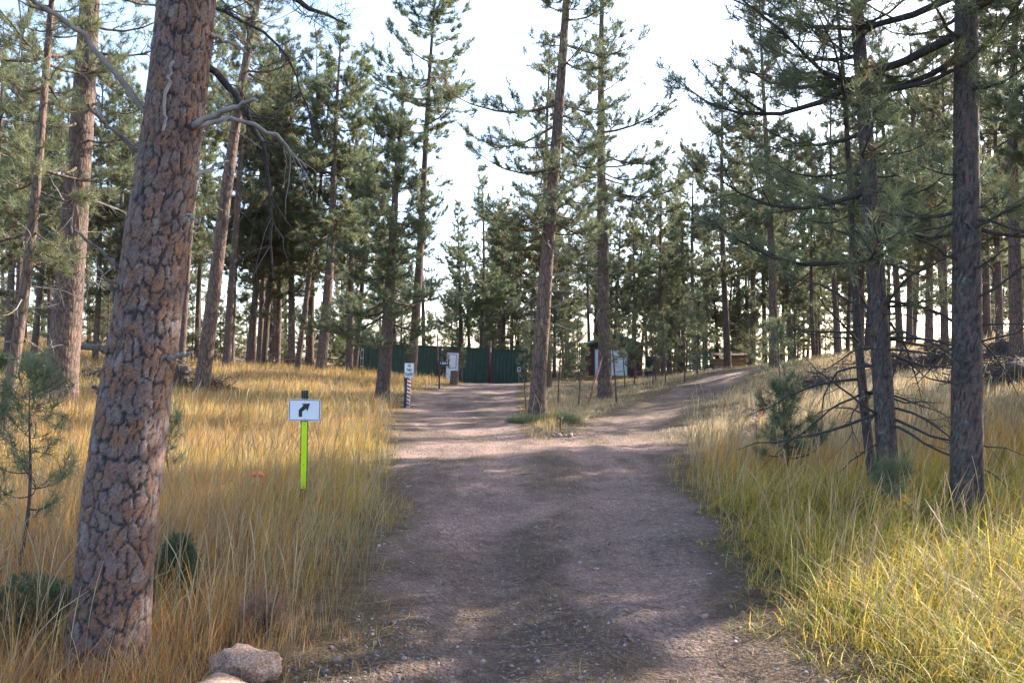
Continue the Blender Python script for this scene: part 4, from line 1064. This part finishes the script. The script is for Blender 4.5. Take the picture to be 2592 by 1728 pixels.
# ---- arrow sign
def arrow_sign():
    D = 8.6; g = gp(769, D); top = at(771, 988, D)[2] - g[2]; pc = at(770, 1037, D)[2] - g[2]; s0 = at(769, 1067, D)[2] - g[2]; s1 = at(768, 1236, D)[2] - g[2]
    o = thing("road_sign", "white sign with a bent black right arrow on a yellow-striped post in grass", "sign", tuple(g), (0, math.radians(.8), math.radians(4)))
    p = PB(); p.box(0, .012, top / 2 - .15, .030, .004, top + .3); p.box(-.019, .0, top / 2 - .15, .004, .026, top + .3); p.box(.019, .0, top / 2 - .15, .004, .026, top + .3)
    p.box(-.028, -.013, top / 2 - .15, .018, .004, top + .3); p.box(.028, -.013, top / 2 - .15, .018, .004, top + .3)
    post = p.build("post", M_post, o)
    for i in range(12):
        z = top - .022 - i * .026
        q = PB(); q.cyl((0, .0080, z), (0, .0105, z), .0045, 10); q.build("hole", M_grey, post)
    p = PB(); p.box(0, -.0185, (s0 + s1) / 2, .058, .005, s0 - s1, bev=.001); st = p.build("reflector_strip", M_reflect, o)
    for z in (s0 - .025, s1 + .025, (s0 + s1) / 2 - .1):
        q = PB(); q.cyl((0, -.0205, z), (0, -.0235, z), .005, 8); q.build("rivet", M_post, st)
    w, h = .325, .222
    p = PB(); p.poly(rrect(w, h, .022, 0), .003); pan = p.build("panel", M_signwhite, o); pan.location = (0, -.024, pc)
    # border ring: outer rounded rectangle minus inner
    bm = bmesh.new(); a = [bm.verts.new(v) for v in rrect(w - .012, h - .012, .018, -.0015)]; b = [bm.verts.new(v) for v in rrect(w - .024, h - .024, .013, -.0015)]
    n = len(a)
    for i in range(n): bm.faces.new((a[i], a[(i + 1) % n], b[(i + 1) % n], b[i]))
    me = bpy.data.meshes.new("border"); bm.to_mesh(me); bm.free(); me.materials.append(M_navy); obj("border", me, pan)
    S = 1 / 1045.0   # zoomed photo pixels to metres
    pts = [(684, 668), (684, 594), (732, 545), (713, 527), (804, 522), (776, 608), (763, 580), (721, 612), (721, 668)]
    p = PB(); p.poly([((x - 745) * S, -.003, (595 - y) * S) for x, y in pts], .0015); p.build("arrow", M_black, pan)
    for z in (.092, -.092):
        q = PB(); q.cyl((0, -.001, z), (0, -.005, z), .005, 8); q.build("bolt", M_bolt, pan)
arrow_sign()

# ---- NO THRU TRAFFIC
def thru_sign():
    D = 25.6; g = gp(1033, D); pz = at(1040, 937, D)[2] - g[2]
    o = thing("traffic_sign", "white no thru traffic sign on a red and white spiral striped post", "sign", tuple(g), (0, math.radians(.6), math.radians(3)))
    p = PB(); p.cyl((0, 0, -.2), (.03, 0, pz), .055, 16); post = p.build("post", M_white, o, True)
    # red spiral: helicoidal band wound round the post
    r = .058; n = 260; turns = 8.5; hh = pz - .12; Vs_ = []; Fs = []
    for i in range(n + 1):
        t_ = i / n; a = -t_ * turns * 2 * math.pi; z = .02 + t_ * (hh - .06); wv = hh / turns * .5; ox = .03 * z / pz
        Vs_ += [(ox + r * math.cos(a), r * math.sin(a), z), (ox + r * math.cos(a), r * math.sin(a), z + wv)]
        if i: Fs.append((2 * i - 2, 2 * i, 2 * i + 1, 2 * i - 1))
    me = mesh_np("stripe", np.array(Vs_), [np.array(Fs)], True, mats=[M_redstripe]); obj("stripe", me, post)
    w, h = .305, .46
    p = PB(); p.box(.03, -.068, pz, w, .006, h, bev=.002); pan = p.build("panel", M_white, o)
    bm = bmesh.new(); a = [bm.verts.new((x, -.0722, z)) for x, z in ((.03 - w / 2 + .005, pz - h / 2 + .005), (.03 + w / 2 - .005, pz - h / 2 + .005), (.03 + w / 2 - .005, pz + h / 2 - .005), (.03 - w / 2 + .005, pz + h / 2 - .005))]
    b = [bm.verts.new((x, -.0722, z)) for x, z in ((.03 - w / 2 + .016, pz - h / 2 + .016), (.03 + w / 2 - .016, pz - h / 2 + .016), (.03 + w / 2 - .016, pz + h / 2 - .016), (.03 - w / 2 + .016, pz + h / 2 - .016))]
    for i in range(4): bm.faces.new((a[i], a[(i + 1) % 4], b[(i + 1) % 4], b[i]))
    me = bpy.data.meshes.new("border"); bm.to_mesh(me); bm.free(); me.materials.append(M_navy); obj("border", me, pan)
    text_part("NO", .13, M_black, pan, (.03, -.073, pz + .14), "lettering", .10, bold=.004)
    text_part("THRU", .13, M_black, pan, (.03, -.073, pz + .005), "lettering", .17, bold=.004)
    text_part("TRAFFIC", .13, M_black, pan, (.03, -.073, pz - .13), "lettering", .255, bold=.004)
    # leaning dark wooden post behind the sign
    q = gp(1027, D + .45); po = thing("wooden_post", "short dark weathered post leaning behind the striped sign post", "post", tuple(q))
    rng = np.random.default_rng(5); zz = np.linspace(-.15, 1.0, 10); P = np.stack([.02 * np.sin(zz * 4) + .03 * zz, 0 * zz, zz], -1)
    Vb, Qb = tubes(P[None], (.075 * (1 + .1 * rng.normal(0, 1, 10)))[None], 10); n0 = len(Vb); Vb = np.concatenate([Vb, P[-1:]])
    cap = np.array([[n0 - 10 + i, n0 - 10 + (i + 1) % 10, n0] for i in range(10)])
    obj("shaft", mesh_np("shaft", Vb, [Qb, cap], True, mats=[M_brush]), po)
thru_sign()

# ---- house number sign
def number_sign():
    D = 37; g = gp(1112, D); pz = at(1112, 919, D)[2] - g[2]
    o = thing("address_sign", "black plate numbered 12063 on a thin dark post before the white door", "sign", tuple(g))
    p = PB(); p.box(0, 0, pz / 2 - .05, .07, .05, pz + .32); p.build("post", M_black, o)
    p = PB(); p.box(.21, -.036, pz, .46, .012, .20); pl = p.build("plate", M_navy, o)
    text_part("12063", .15, M_white, pl, (.215, -.045, pz), "lettering", .34, bold=.0)
number_sign()

# ---- stumps
def stump(label, px, d, r, h, seed, m=None):
    g = gp(px, d); o = thing("tree_stump", label, "stump", tuple(g)); rng = np.random.default_rng(seed)
    sp = lambda z: np.stack([.06 * np.asarray(z), 0 * np.asarray(z), np.asarray(z)], -1)
    V_, Q_, ck, pid = trunk_mesh(sp, h, lambda z: r * (1 + .25 * np.exp(-np.maximum(z, 0) / .15)) + 0 * z, 28, np.linspace(-.15, h, 40), seed, .012, .05, .12)
    obj("bark", mesh_np("bark", V_, [Q_], True, attrs={"crack": ck, "plate": pid}, mats=[M_bark_far]), o)
    p = PB(); p.cyl((.06 * h, 0, h - .02), (.06 * h, 0, h + .004), r * .97, 28); p.build("cut_face", M_log, o)
stump("tall cut tree stump in the grass before the container door", 1149, 40, .19, .66, 9)
stump("low pale stump in the grass behind the striped sign post", 1008, 48, .17, .30, 10)

# ---- green container
def container():
    A = np.array([-10.35, 58.0]); th = math.radians(20.5); L, W, Hh = 12.2, 2.44, 2.6
    tilt = math.radians(2.4); z0 = -.08
    o = thing("shipping_container", "long dark green corrugated container with white door and red trim", "container", (A[0], A[1], z0), (0, tilt, th))
    # corrugated front wall
    per, dep = .30, .045; prof = [(0, 0), (.09, 0), (.13, dep), (.23, dep), (.27, 0)]; n = int(L / per); xs_, ysv = [], []
    for i in range(n):
        for a, b in prof: xs_.append(i * per + a); ysv.append(b)
    xs_.append(L); ysv.append(0)
    def sheet(xs_, ysv, name, tf):
        k = len(xs_); V_ = np.array([tf(x, y, z) for z in (.14, Hh - .1) for x, y in zip(xs_, ysv)])
        Q_ = np.array([[i, i + 1, k + i + 1, k + i] for i in range(k - 1)]); return obj(name, mesh_np(name, V_, [Q_], mats=[M_green]), o)
    front = sheet(xs_, ysv, "side_wall", lambda x, y, z: (x, .02 + y, z))
    sheet(xs_, ysv, "side_wall", lambda x, y, z: (x, W - .02 - y, z))
    ne = int(W / per); ex = [i * per + a for i in range(ne) for a, b in prof] + [W]; ey = [b for i in range(ne) for a, b in prof] + [0]
    sheet(ex, ey, "end_wall", lambda x, y, z: (.02 + y, x, z)); sheet(ex, ey, "end_wall", lambda x, y, z: (L - .02 - y, x, z))
    p = PB()
    for y in (.03, W - .03): p.box(L / 2, y, .07, L - .2, .1, .14); p.box(L / 2, y, Hh - .05, L - .2, .09, .1)
    for x in (.03, L - .03): p.box(x, W / 2, .07, .1, W - .2, .14); p.box(x, W / 2, Hh - .05, .09, W - .2, .1)
    p.build("rail", M_green, o)
    for x in (.05, L - .05):
        for y in (.05, W - .05): p = PB(); p.box(x, y, Hh / 2, .14, .14, Hh); p.build("corner_post", M_green, o)
    p = PB(); p.box(L / 2, W / 2, Hh - .06, L - .12, W - .12, .06); p.build("roof", M_green, o)
    # door
    dx = 6.35; dw, dh = .92, 2.06
    p = PB(); p.box(dx - dw / 2 - .05, -.02, dh / 2 + .1, .10, .10, dh + .1); p.box(dx + dw / 2 + .05, -.02, dh / 2 + .1, .10, .10, dh + .1); p.box(dx, -.02, dh + .19, dw + .36, .10, .13)
    p.build("door_frame", M_redpole, o)
    p = PB(); p.box(dx, -.03, dh / 2 + .09, dw - .01, .05, dh, bev=.004); d = p.build("door", M_white, o)
    p = PB()
    for x in (-.27, .27): p.box(dx + x, -.058, 1.55, .035, .012, .98)
    for z in (1.06, 2.04): p.box(dx, -.058, z, .575, .012, .035)
    p.build("moulding", M_navy, d)
    p = PB(); p.cyl((dx + .36, -.055, .98), (dx + .36, -.10, .98), .03, 12); p.build("handle", M_bolt, d)
    # end window
    p = PB(); wy, wz = 1.2, 1.50
    for y in (-.5, .5): p.box(-.02, wy + y, wz, .05, .09, 1.25)
    for z in (-.58, .0, .58): p.box(-.02, wy, wz + z, .05, 1.08, .09)
    w = p.build("window", M_white, o)
    for z in (-.29, .29): q = PB(); q.box(-.005, wy, wz + z, .02, .9, .49); q.build("pane", M_glass, w)
    # lamp
    p = PB(); p.box(5.55, -.05, 2.35, .12, .12, .16, bev=.02); p.build("wall_lamp", M_white, o)
    return o
container()
def pole(name, label, p0, p1, r, m, cat="pole", group=None):
    o = thing(name, label, cat, tuple(p0), (0, 0, 0), group); d = Vector(p1) - Vector(p0)
    p = PB(); p.cyl((0, 0, 0), tuple(d), r, 14, r * .9); p.build("shaft", m, o, True)
    p = PB(); p.cyl(tuple(d * .995), tuple(d * 1.004), r * 1.15, 14); p.build("cap", m, o)
    return o
g = gp(1108, 58.6); pole("red_post", "tall thin red post left of the white container door", g - np.array([0, 0, .2]), np.array([g[0], g[1], 3.12]), .055, M_redpole)
g = gp(1239, 60.2); pole("red_post", "thick red post standing against the right part of the container", g - np.array([0, 0, .2]), np.array([g[0] + .06, g[1], 2.75]), .09, M_redpole)
# rocks at foot of post come later; utility box
def meter():
    g = gp(1313, 58); o = thing("meter_box", "small grey meter box on a thin post at the container corner", "meter box", tuple(g))
    p = PB(); p.box(0, .06, .55, .08, .06, 1.5); p.build("post", M_wood, o)
    p = PB(); p.box(.02, -.02, 1.15, .26, .12, .36, bev=.02); b = p.build("box", M_grey, o)
    p = PB(); p.cyl((.02, -.08, 1.2), (.02, -.12, 1.2), .07, 14); p.build("dial", M_glass, b)
meter()

# ---- red shed
def shed():
    D = 62.5; x0, x1 = (1490 - CX) / F_PX * D, (1626 - CX) / F_PX * D; Wd = x1 - x0; z0 = .10; eave, ridge, dep = 2.35, 3.10, 5.0
    o = thing("shed", "dark red gabled shed with green roof trim and white roll-up door", "shed", (x0, D, z0), (0, 0, math.radians(2)))
    dx0, dx1, dh = .42, .42 + 2.55, 2.05
    p = PB(); p.box(dx0 / 2, 0, dh / 2, dx0, .08, dh); p.box((dx1 + Wd) / 2, 0, dh / 2, Wd - dx1, .08, dh)
    p.poly([(0, -.04, dh), (Wd, -.04, dh), (Wd, -.04, eave), (Wd / 2, -.04, ridge), (0, -.04, eave)], .08)
    p.build("front_wall", M_red, o)
    p = PB(); p.box(.04, dep / 2, eave / 2, .08, dep - .1, eave); p.build("side_wall", M_red, o)
    p = PB(); p.box(Wd - .04, dep / 2, eave / 2, .08, dep - .1, eave); p.build("side_wall", M_red, o)
    p = PB(); p.poly([(0, dep - .04, 0), (Wd, dep - .04, 0), (Wd, dep - .04, eave), (Wd / 2, dep - .04, ridge), (0, dep - .04, eave)], .08); p.build("back_wall", M_red, o)
    a = math.atan2(ridge - eave, Wd / 2); sl = math.hypot(ridge - eave, Wd / 2) + .32
    for sgn in (-1, 1):
        p = PB(); cxx = Wd / 2 + sgn * math.cos(a) * sl / 2; czz = ridge + .06 - math.sin(a) * sl / 2
        p.box(cxx, dep / 2, czz, sl, dep + .6, .06, Euler((0, sgn * a, 0)).to_matrix()); rf = p.build("roof_slope", M_green_trim, o)
        p = PB(); p.box(cxx, -.33, czz - .06, sl, .04, .16, Euler((0, sgn * a, 0)).to_matrix()); p.build("barge_board", M_green_trim, rf)
    n = 17; d = thing  # roll-up door slats
    fr = PB(); fr.box(dx0 + .02, -.06, dh / 2, .06, .06, dh); fr.box(dx1 - .02, -.06, dh / 2, .06, .06, dh); fr.box((dx0 + dx1) / 2, -.06, dh - .03, dx1 - dx0 + .1, .07, .10)
    frame = fr.build("door_frame", M_green_trim, o)
    for i in range(n):
        zz = (i + .5) * (dh - .1) / n; p = PB(); p.box((dx0 + dx1) / 2, -.01 - .012, zz, dx1 - dx0 - .08, .03, (dh - .1) / n - .012, bev=.01); p.build("door_slat", M_white, frame)
    p = PB(); p.box((dx0 + dx1) / 2, .012, dh / 2, dx1 - dx0 - .02, .02, dh - .04); p.build("door_backing", M_grey, frame)
    # battens on the visible wall
    for x in np.arange(dx1 + .2, Wd - .05, .3): p = PB(); p.box(float(x), -.055, dh / 2, .05, .03, dh); p.build("batten", M_red, o)
shed()
# things leaning against the shed
def leaner(label, px, d, w, h, m, rx, rz, name="board_sheet", cat="sheet", zb=0.0):
    g = gp(px, d); o = thing(name, label, cat, (g[0], g[1], g[2] - .02 + zb), (rx, 0, rz))
    p = PB(); p.box(0, 0, h / 2, w, .05, h); b = p.build("board", m, o)
    for x in np.linspace(-w / 2 + .05, w / 2 - .05, 4): q = PB(); q.box(float(x), -.035, h / 2, .05, .02, h * .98); q.build("batten", m, b)
leaner("dark panel leaning on the right wall of the red shed", 1640, 62.0, .9, 1.9, M_black, math.radians(-14), math.radians(-50))
leaner("tan board leaning beside the dark panel by the red shed", 1655, 62.6, .9, 1.7, M_log, math.radians(-10), math.radians(-20))

# ---- log stack with a small roof
def log_stack():
    D = 60; g = gp(1842, D); o = thing("log_stack", "stacked tan logs under a low roof beyond the uphill road", "log stack", tuple(g), (0, 0, math.radians(-8)))
    for r_ in range(4):
        for c_ in range(2):
            p = PB(); p.cyl((-1.1, c_ * .26, .12 + r_ * .23), (1.1, c_ * .26 + .02, .12 + r_ * .23), .115, 12); p.build("log", M_log, o, False)
    for x in (-1.2, 1.2):
        for y in (-.25, .55): p = PB(); p.box(x, y, .6, .1, .1, 1.3); p.build("post", M_wood, o)
    p = PB(); p.box(0, .15, 1.26, 2.7, 1.2, .06, Euler((math.radians(9), 0, 0)).to_matrix()); p.build("roof", M_wood, o)
log_stack()

# ---- utility trailer with green rails
def trailer():
    D = 48; g = gp(1772, D); o = thing("utility_trailer", "small trailer with green tubular side rack and two wheels in the grass", "trailer", tuple(g), (0, 0, math.radians(-12)))
    w, h, dep = 1.15, 1.2, 1.1
    p = PB(); p.box(.15, 0, .32, 1.7, dep, .08); bed = p.build("bed", M_green_trim, o)
    for y in (-dep / 2, dep / 2):
        p = PB()
        for z in np.linspace(.42, h, 6): p.cyl((-w / 2, y, float(z)), (w / 2, y, float(z)), .022, 8)
        p.build("rail", M_green_trim, o)
        for x in (-w / 2, 0, w / 2): q = PB(); q.cyl((x, y, .02), (x, y, h + .02), .028, 8); q.build("upright", M_green_trim, o)
    p = PB()
    for z in np.linspace(.42, h, 6): p.cyl((-w / 2, -dep / 2, float(z)), (-w / 2, dep / 2, float(z)), .022, 8)
    p.build("end_rail", M_green_trim, o)
    p = PB(); p.cyl((.95, 0, .32), (1.75, 0, .38), .03, 8); p.build("drawbar", M_green_trim, o)
    for x, y in ((.55, -.62), (1.12, -.55), (.55, .62)):
        bm = bmesh.new(); r_, rr_ = .21, .06; n1, n2 = 20, 8; vs_ = [[bm.verts.new((x + (r_ + rr_ * math.cos(b)) * math.cos(a), y + rr_ * math.sin(b), .25 + (r_ + rr_ * math.cos(b)) * math.sin(a))) for b in np.arange(n2) / n2 * 6.2832] for a in np.arange(n1) / n1 * 6.2832]
        for i in range(n1):
            for j in range(n2): bm.faces.new((vs_[i][j], vs_[(i + 1) % n1][j], vs_[(i + 1) % n1][(j + 1) % n2], vs_[i][(j + 1) % n2]))
        me = bpy.data.meshes.new("wheel"); bm.to_mesh(me); bm.free(); me.materials.append(M_rubber); wh = obj("wheel", me, o)
        q = PB(); q.cyl((x, y - .03, .25), (x, y + .03, .25), .16, 16); q.build("rim", M_grey, wh)
    p = PB(); p.poly([(.55 + .34 * math.cos(a), -.70, .25 + .34 * math.sin(a)) for a in np.radians(np.arange(10, 171, 16))] + [(.55 + .30 * math.cos(a), -.70, .25 + .30 * math.sin(a)) for a in np.radians(np.arange(170, 9, -16))], .18); p.build("mudguard", M_black, o)
trailer()

# ---- picnic tables
def picnic(label, px, d, rz):
    g = gp(px, d); o = thing("picnic_table", label, "picnic table", tuple(g), (0, 0, rz))
    for i in range(5): p = PB(); p.box(0, -.30 + i * .15, .75, 1.8, .138, .04); p.build("top_plank", M_wood, o)
    for s_ in (-1, 1):
        for i in range(2): p = PB(); p.box(0, s_ * (.62 + i * .14), .45, 1.8, .13, .04); p.build("seat_plank", M_wood, o)
    for x in (-.62, .62):
        for s_ in (-1, 1): p = PB(); p.cyl((x, s_ * .62, -.03), (x, s_ * .18, .73), .045, 6); p.build("leg", M_wood, o)
        p = PB(); p.box(x, 0, .41, .05, 1.5, .09); p.build("cross_brace", M_wood, o); p = PB(); p.box(x, 0, .70, .05, .7, .06); p.build("top_brace", M_wood, o)
picnic("weathered picnic table among the slim trunks beyond the meadow knoll", 722, 43.5, math.radians(8))
picnic("farther picnic table, right of the other beyond the meadow knoll", 812, 46.5, math.radians(-20))

# ---- red leaning pole, stake, path light, tape
b0 = gp(1487, 26.0); pole("leaning_pole", "long dark red pole leaning against the straight pine on the island", b0 - np.array([0, 0, .03]), at(1525, 902, 29.7), .034, M_redpole)
def stake():
    D = 19.0; g = gp(1928, D); h = max(.35, at(1928, 985, D)[2] - g[2]); o = thing("marker_stake", "short orange-red wooden marker stake beside the rock border", "stake", tuple(g), (0, math.radians(-3), 0))
    p = PB(); p.box(0, 0, h / 2 - .1, .06, .035, h + .2, bev=.003); p.build("shaft", M_orange, o)
    p = PB(); p.box(0, 0, h + .004, .05, .03, .012); p.build("top", M_redpole, o)
stake()
def path_light():
    D = 17.6; g = gp(1418, D); h = .33; o = thing("path_light", "small black path light standing in a ring of pinkish rocks", "lamp", tuple(g))
    p = PB(); p.cyl((0, 0, -.05), (0, 0, h), .014, 10); p.build("stem", M_black, o)
    p = PB(); p.cyl((0, 0, h), (0, 0, h + .018), .065, 18, .05); p.cyl((0, 0, h + .018), (0, 0, h + .03), .03, 12, .015); p.build("cap", M_black, o)
    p = PB(); p.cyl((0, 0, h - .05), (0, 0, h), .022, 12); p.build("lens", M_black, o)
path_light()
def tape():
    D = 9.3; g = gp(654, D); o = thing("marker_tape", "crumpled bright orange plastic tape lying in the golden grass", "tape", (g[0], g[1], g[2] + .27))
    rng = np.random.default_rng(3)
    for k, x in enumerate((-.035, .03)):
        v, f = ico(2); v = v * np.array([.034, .02, .028]) * (1 + .7 * (noise3(v * 2.5 + k * 9, 4 + k) - .5)[:, None]); v[:, 0] += x
        obj("fold", mesh_np("fold", v, [f], False, mats=[M_flag]), o)
    P = np.array([[[0, .01, -.30], [.01, .01, -.15], [0, 0, .0]]]); Vb, Qb = tubes(P, np.full((1, 3), .004), 6); obj("wire", mesh_np("wire", Vb, [Qb], True, mats=[M_grey]), o)
tape()

# ---- rocks
def rock_mesh(seed, sub=4, rough=.35, flat=.6):
    v, f = ico(sub); rng = np.random.default_rng(seed); v = v * np.array([1, .8, flat])
    for _ in range(9):
        nn = nrm(rng.normal(0, 1, 3)); dd = rng.uniform(.42, .75); ex = np.maximum(v @ nn - dd, 0); v = v - ex[:, None] * nn * .85
    n1 = noise3(v * 2.2 + seed, seed); n2 = noise3(v * 6 + seed, seed + 1); n3 = noise3(v * 15 + seed, seed + 2)
    strata = np.sin((v[:, 2] + .15 * v[:, 0] + .2 * n1) * 26) * .018
    n4 = np.abs(noise3(v * 4.5 + seed * 3, seed + 5) - .5)
    v = v * (1 + rough * (n1 - .5) + .26 * (n2 - .5) + .13 * (n3 - .5) + .5 * np.minimum(n4, .12))[:, None]; v[:, :2] *= (1 + strata)[:, None]
    return mesh_np("rock", v, [f], False, mats=[M_rock])
rocks = [rock_mesh(s, 4 if s < 3 else 3) for s in range(7)]
def rock(label, p, s, i, rz=0, group=None, sink=.25, flat=1):
    o = obj("rock", rocks[i % 7], None, (p[0], p[1], p[2] + s * (.45 - sink)), (0, 0, rz)); o.scale = (s, s * .9, s * flat); tag(o, label, "rock", group); return o
rock("pinkish white boulder at the grass edge beside the near road", gp(606, 4.15), .185, 0, .4, flat=1.0)
rock("flat pink slab of rock lying in front of the boulder", gp(530, 3.86), .2, 1, 1.2, flat=.5)
rr = np.random.default_rng(8)
for i, (px, d, s) in enumerate([(1398, 17.1, .07), (1412, 16.95, .085), (1430, 16.95, .065), (1444, 17.05, .075), (1452, 17.3, .06), (1385, 17.4, .06), (1405, 17.5, .055), (1440, 17.8, .06)]):
    rock("pinkish rock in the ring round the small black path light", gp(px, d), s, 3 + i, rr.uniform(0, 6), "ring of rocks round the path light", .1)
for i, (px, d) in enumerate([(1868, 13.8), (1880, 14.2), (1872, 14.8), (1890, 15.2), (1885, 15.8), (1895, 16.4), (1905, 17.0), (1898, 17.8), (1908, 18.4), (1915, 19.0)]):
    rock("pale rock in the low border leading to the orange stake", gp(px, d) + np.array([0, 0, .05]), rr.uniform(.09, .14), 2 + i, rr.uniform(0, 6), "rock border by the orange stake", .15)
rock("small reddish rock at the foot of the thick red post", gp(1232, 59.4), .22, 4, 1); rock("small brown rock on the right side of the thick red post", gp(1246, 59.6), .2, 5, 2)

# ---- brush heaps
def brush(label, px, d, rx, ry, rz, n, seed, name="brush_pile", mound=True, lmax=1.0, cat="brush pile", dark=True):
    g = gp(px, d); rng = np.random.default_rng(seed); o = thing(name, label, cat, tuple(g))
    a = rng.uniform(0, 6.28, n); rr_ = rng.random(n) ** .6; z = rng.random(n) ** .8 * rz * (1 - rr_ ** 2 * .8)
    c = np.stack([np.cos(a) * rr_ * rx, np.sin(a) * rr_ * ry, z], -1)
    dr = nrm(np.stack([rng.normal(0, 1, n), rng.normal(0, 1, n), rng.normal(.1, .45, n)], -1)); L = rng.uniform(.25, lmax, n); k = 5; s = np.linspace(-.5, .5, k)[None, :, None]
    P = c[:, None] + dr[:, None] * L[:, None, None] * s + rng.normal(0, .03, (n, k, 3)); P[..., 2] = np.maximum(P[..., 2], .0)
    Vb, Qb = tubes(P, (rng.uniform(.006, .02, n)[:, None] * np.linspace(1, .4, k)[None]), 3)
    obj("sticks_heap", mesh_np("sticks", Vb, [Qb], True, mats=[M_brush]), o)["kind"] = "stuff"
    if mound:
        v, f = ico(4); v = v * np.array([rx, ry, rz]) * .62; v = v * (1 + 1.3 * (noise3(v * 3.0 + seed, seed) - .5) + .3 * (noise3(v * 9 + seed, seed + 3) - .5))[:, None]; v[:, 2] = np.maximum(v[:, 2], -.1)
        obj("earth_core", mesh_np("earth", v, [f], True, mats=[M_brush]), o)
brush("upturned root heap of tangled brown roots beyond the near pine pair", 2375, 25.5, .75, .6, 1.15, 260, 31)
brush("long low heap of slash branches left of the root heap", 2285, 28, 1.1, .7, .75, 260, 32)
brush("dark slash heap at the foot of the thick straight pine", 2535, 19.0, 1.2, .8, .75, 280, 33, lmax=1.4)
brush("small brush heap on the pale grass beside the uphill road", 2075, 24, .8, .6, .55, 200, 34)
brush("dark root heap at the foot of the leaning reddish pine", 455, 25.5, .95, .7, 1.0, 220, 35)
brush("loose twig heap right of the leaning reddish pine", 545, 26, .6, .5, .45, 220, 36, mound=False)
brush("low heap of cut branches behind the big trunk", 248, 26, .9, .6, .6, 260, 37)
brush("slash heap far up the slope near the frame edge of the woods", 2560, 27, 1.3, .8, .9, 200, 38)
def fallen_log():
    a = at(205, 876, 22); b = at(300, 885, 21.0); o = thing("fallen_log", "dark fallen log propped on the brush heap behind the big trunk", "log", tuple(a)); d = Vector(b - a)
    p = PB(); p.cyl((0, 0, 0), tuple(d), .09, 14, .075); p.build("bark", M_brush, o, True)
    p = PB(); p.cyl(tuple(d * -.004), (0, 0, 0), .082, 14); p.build("cut_end", M_log, o)
fallen_log()
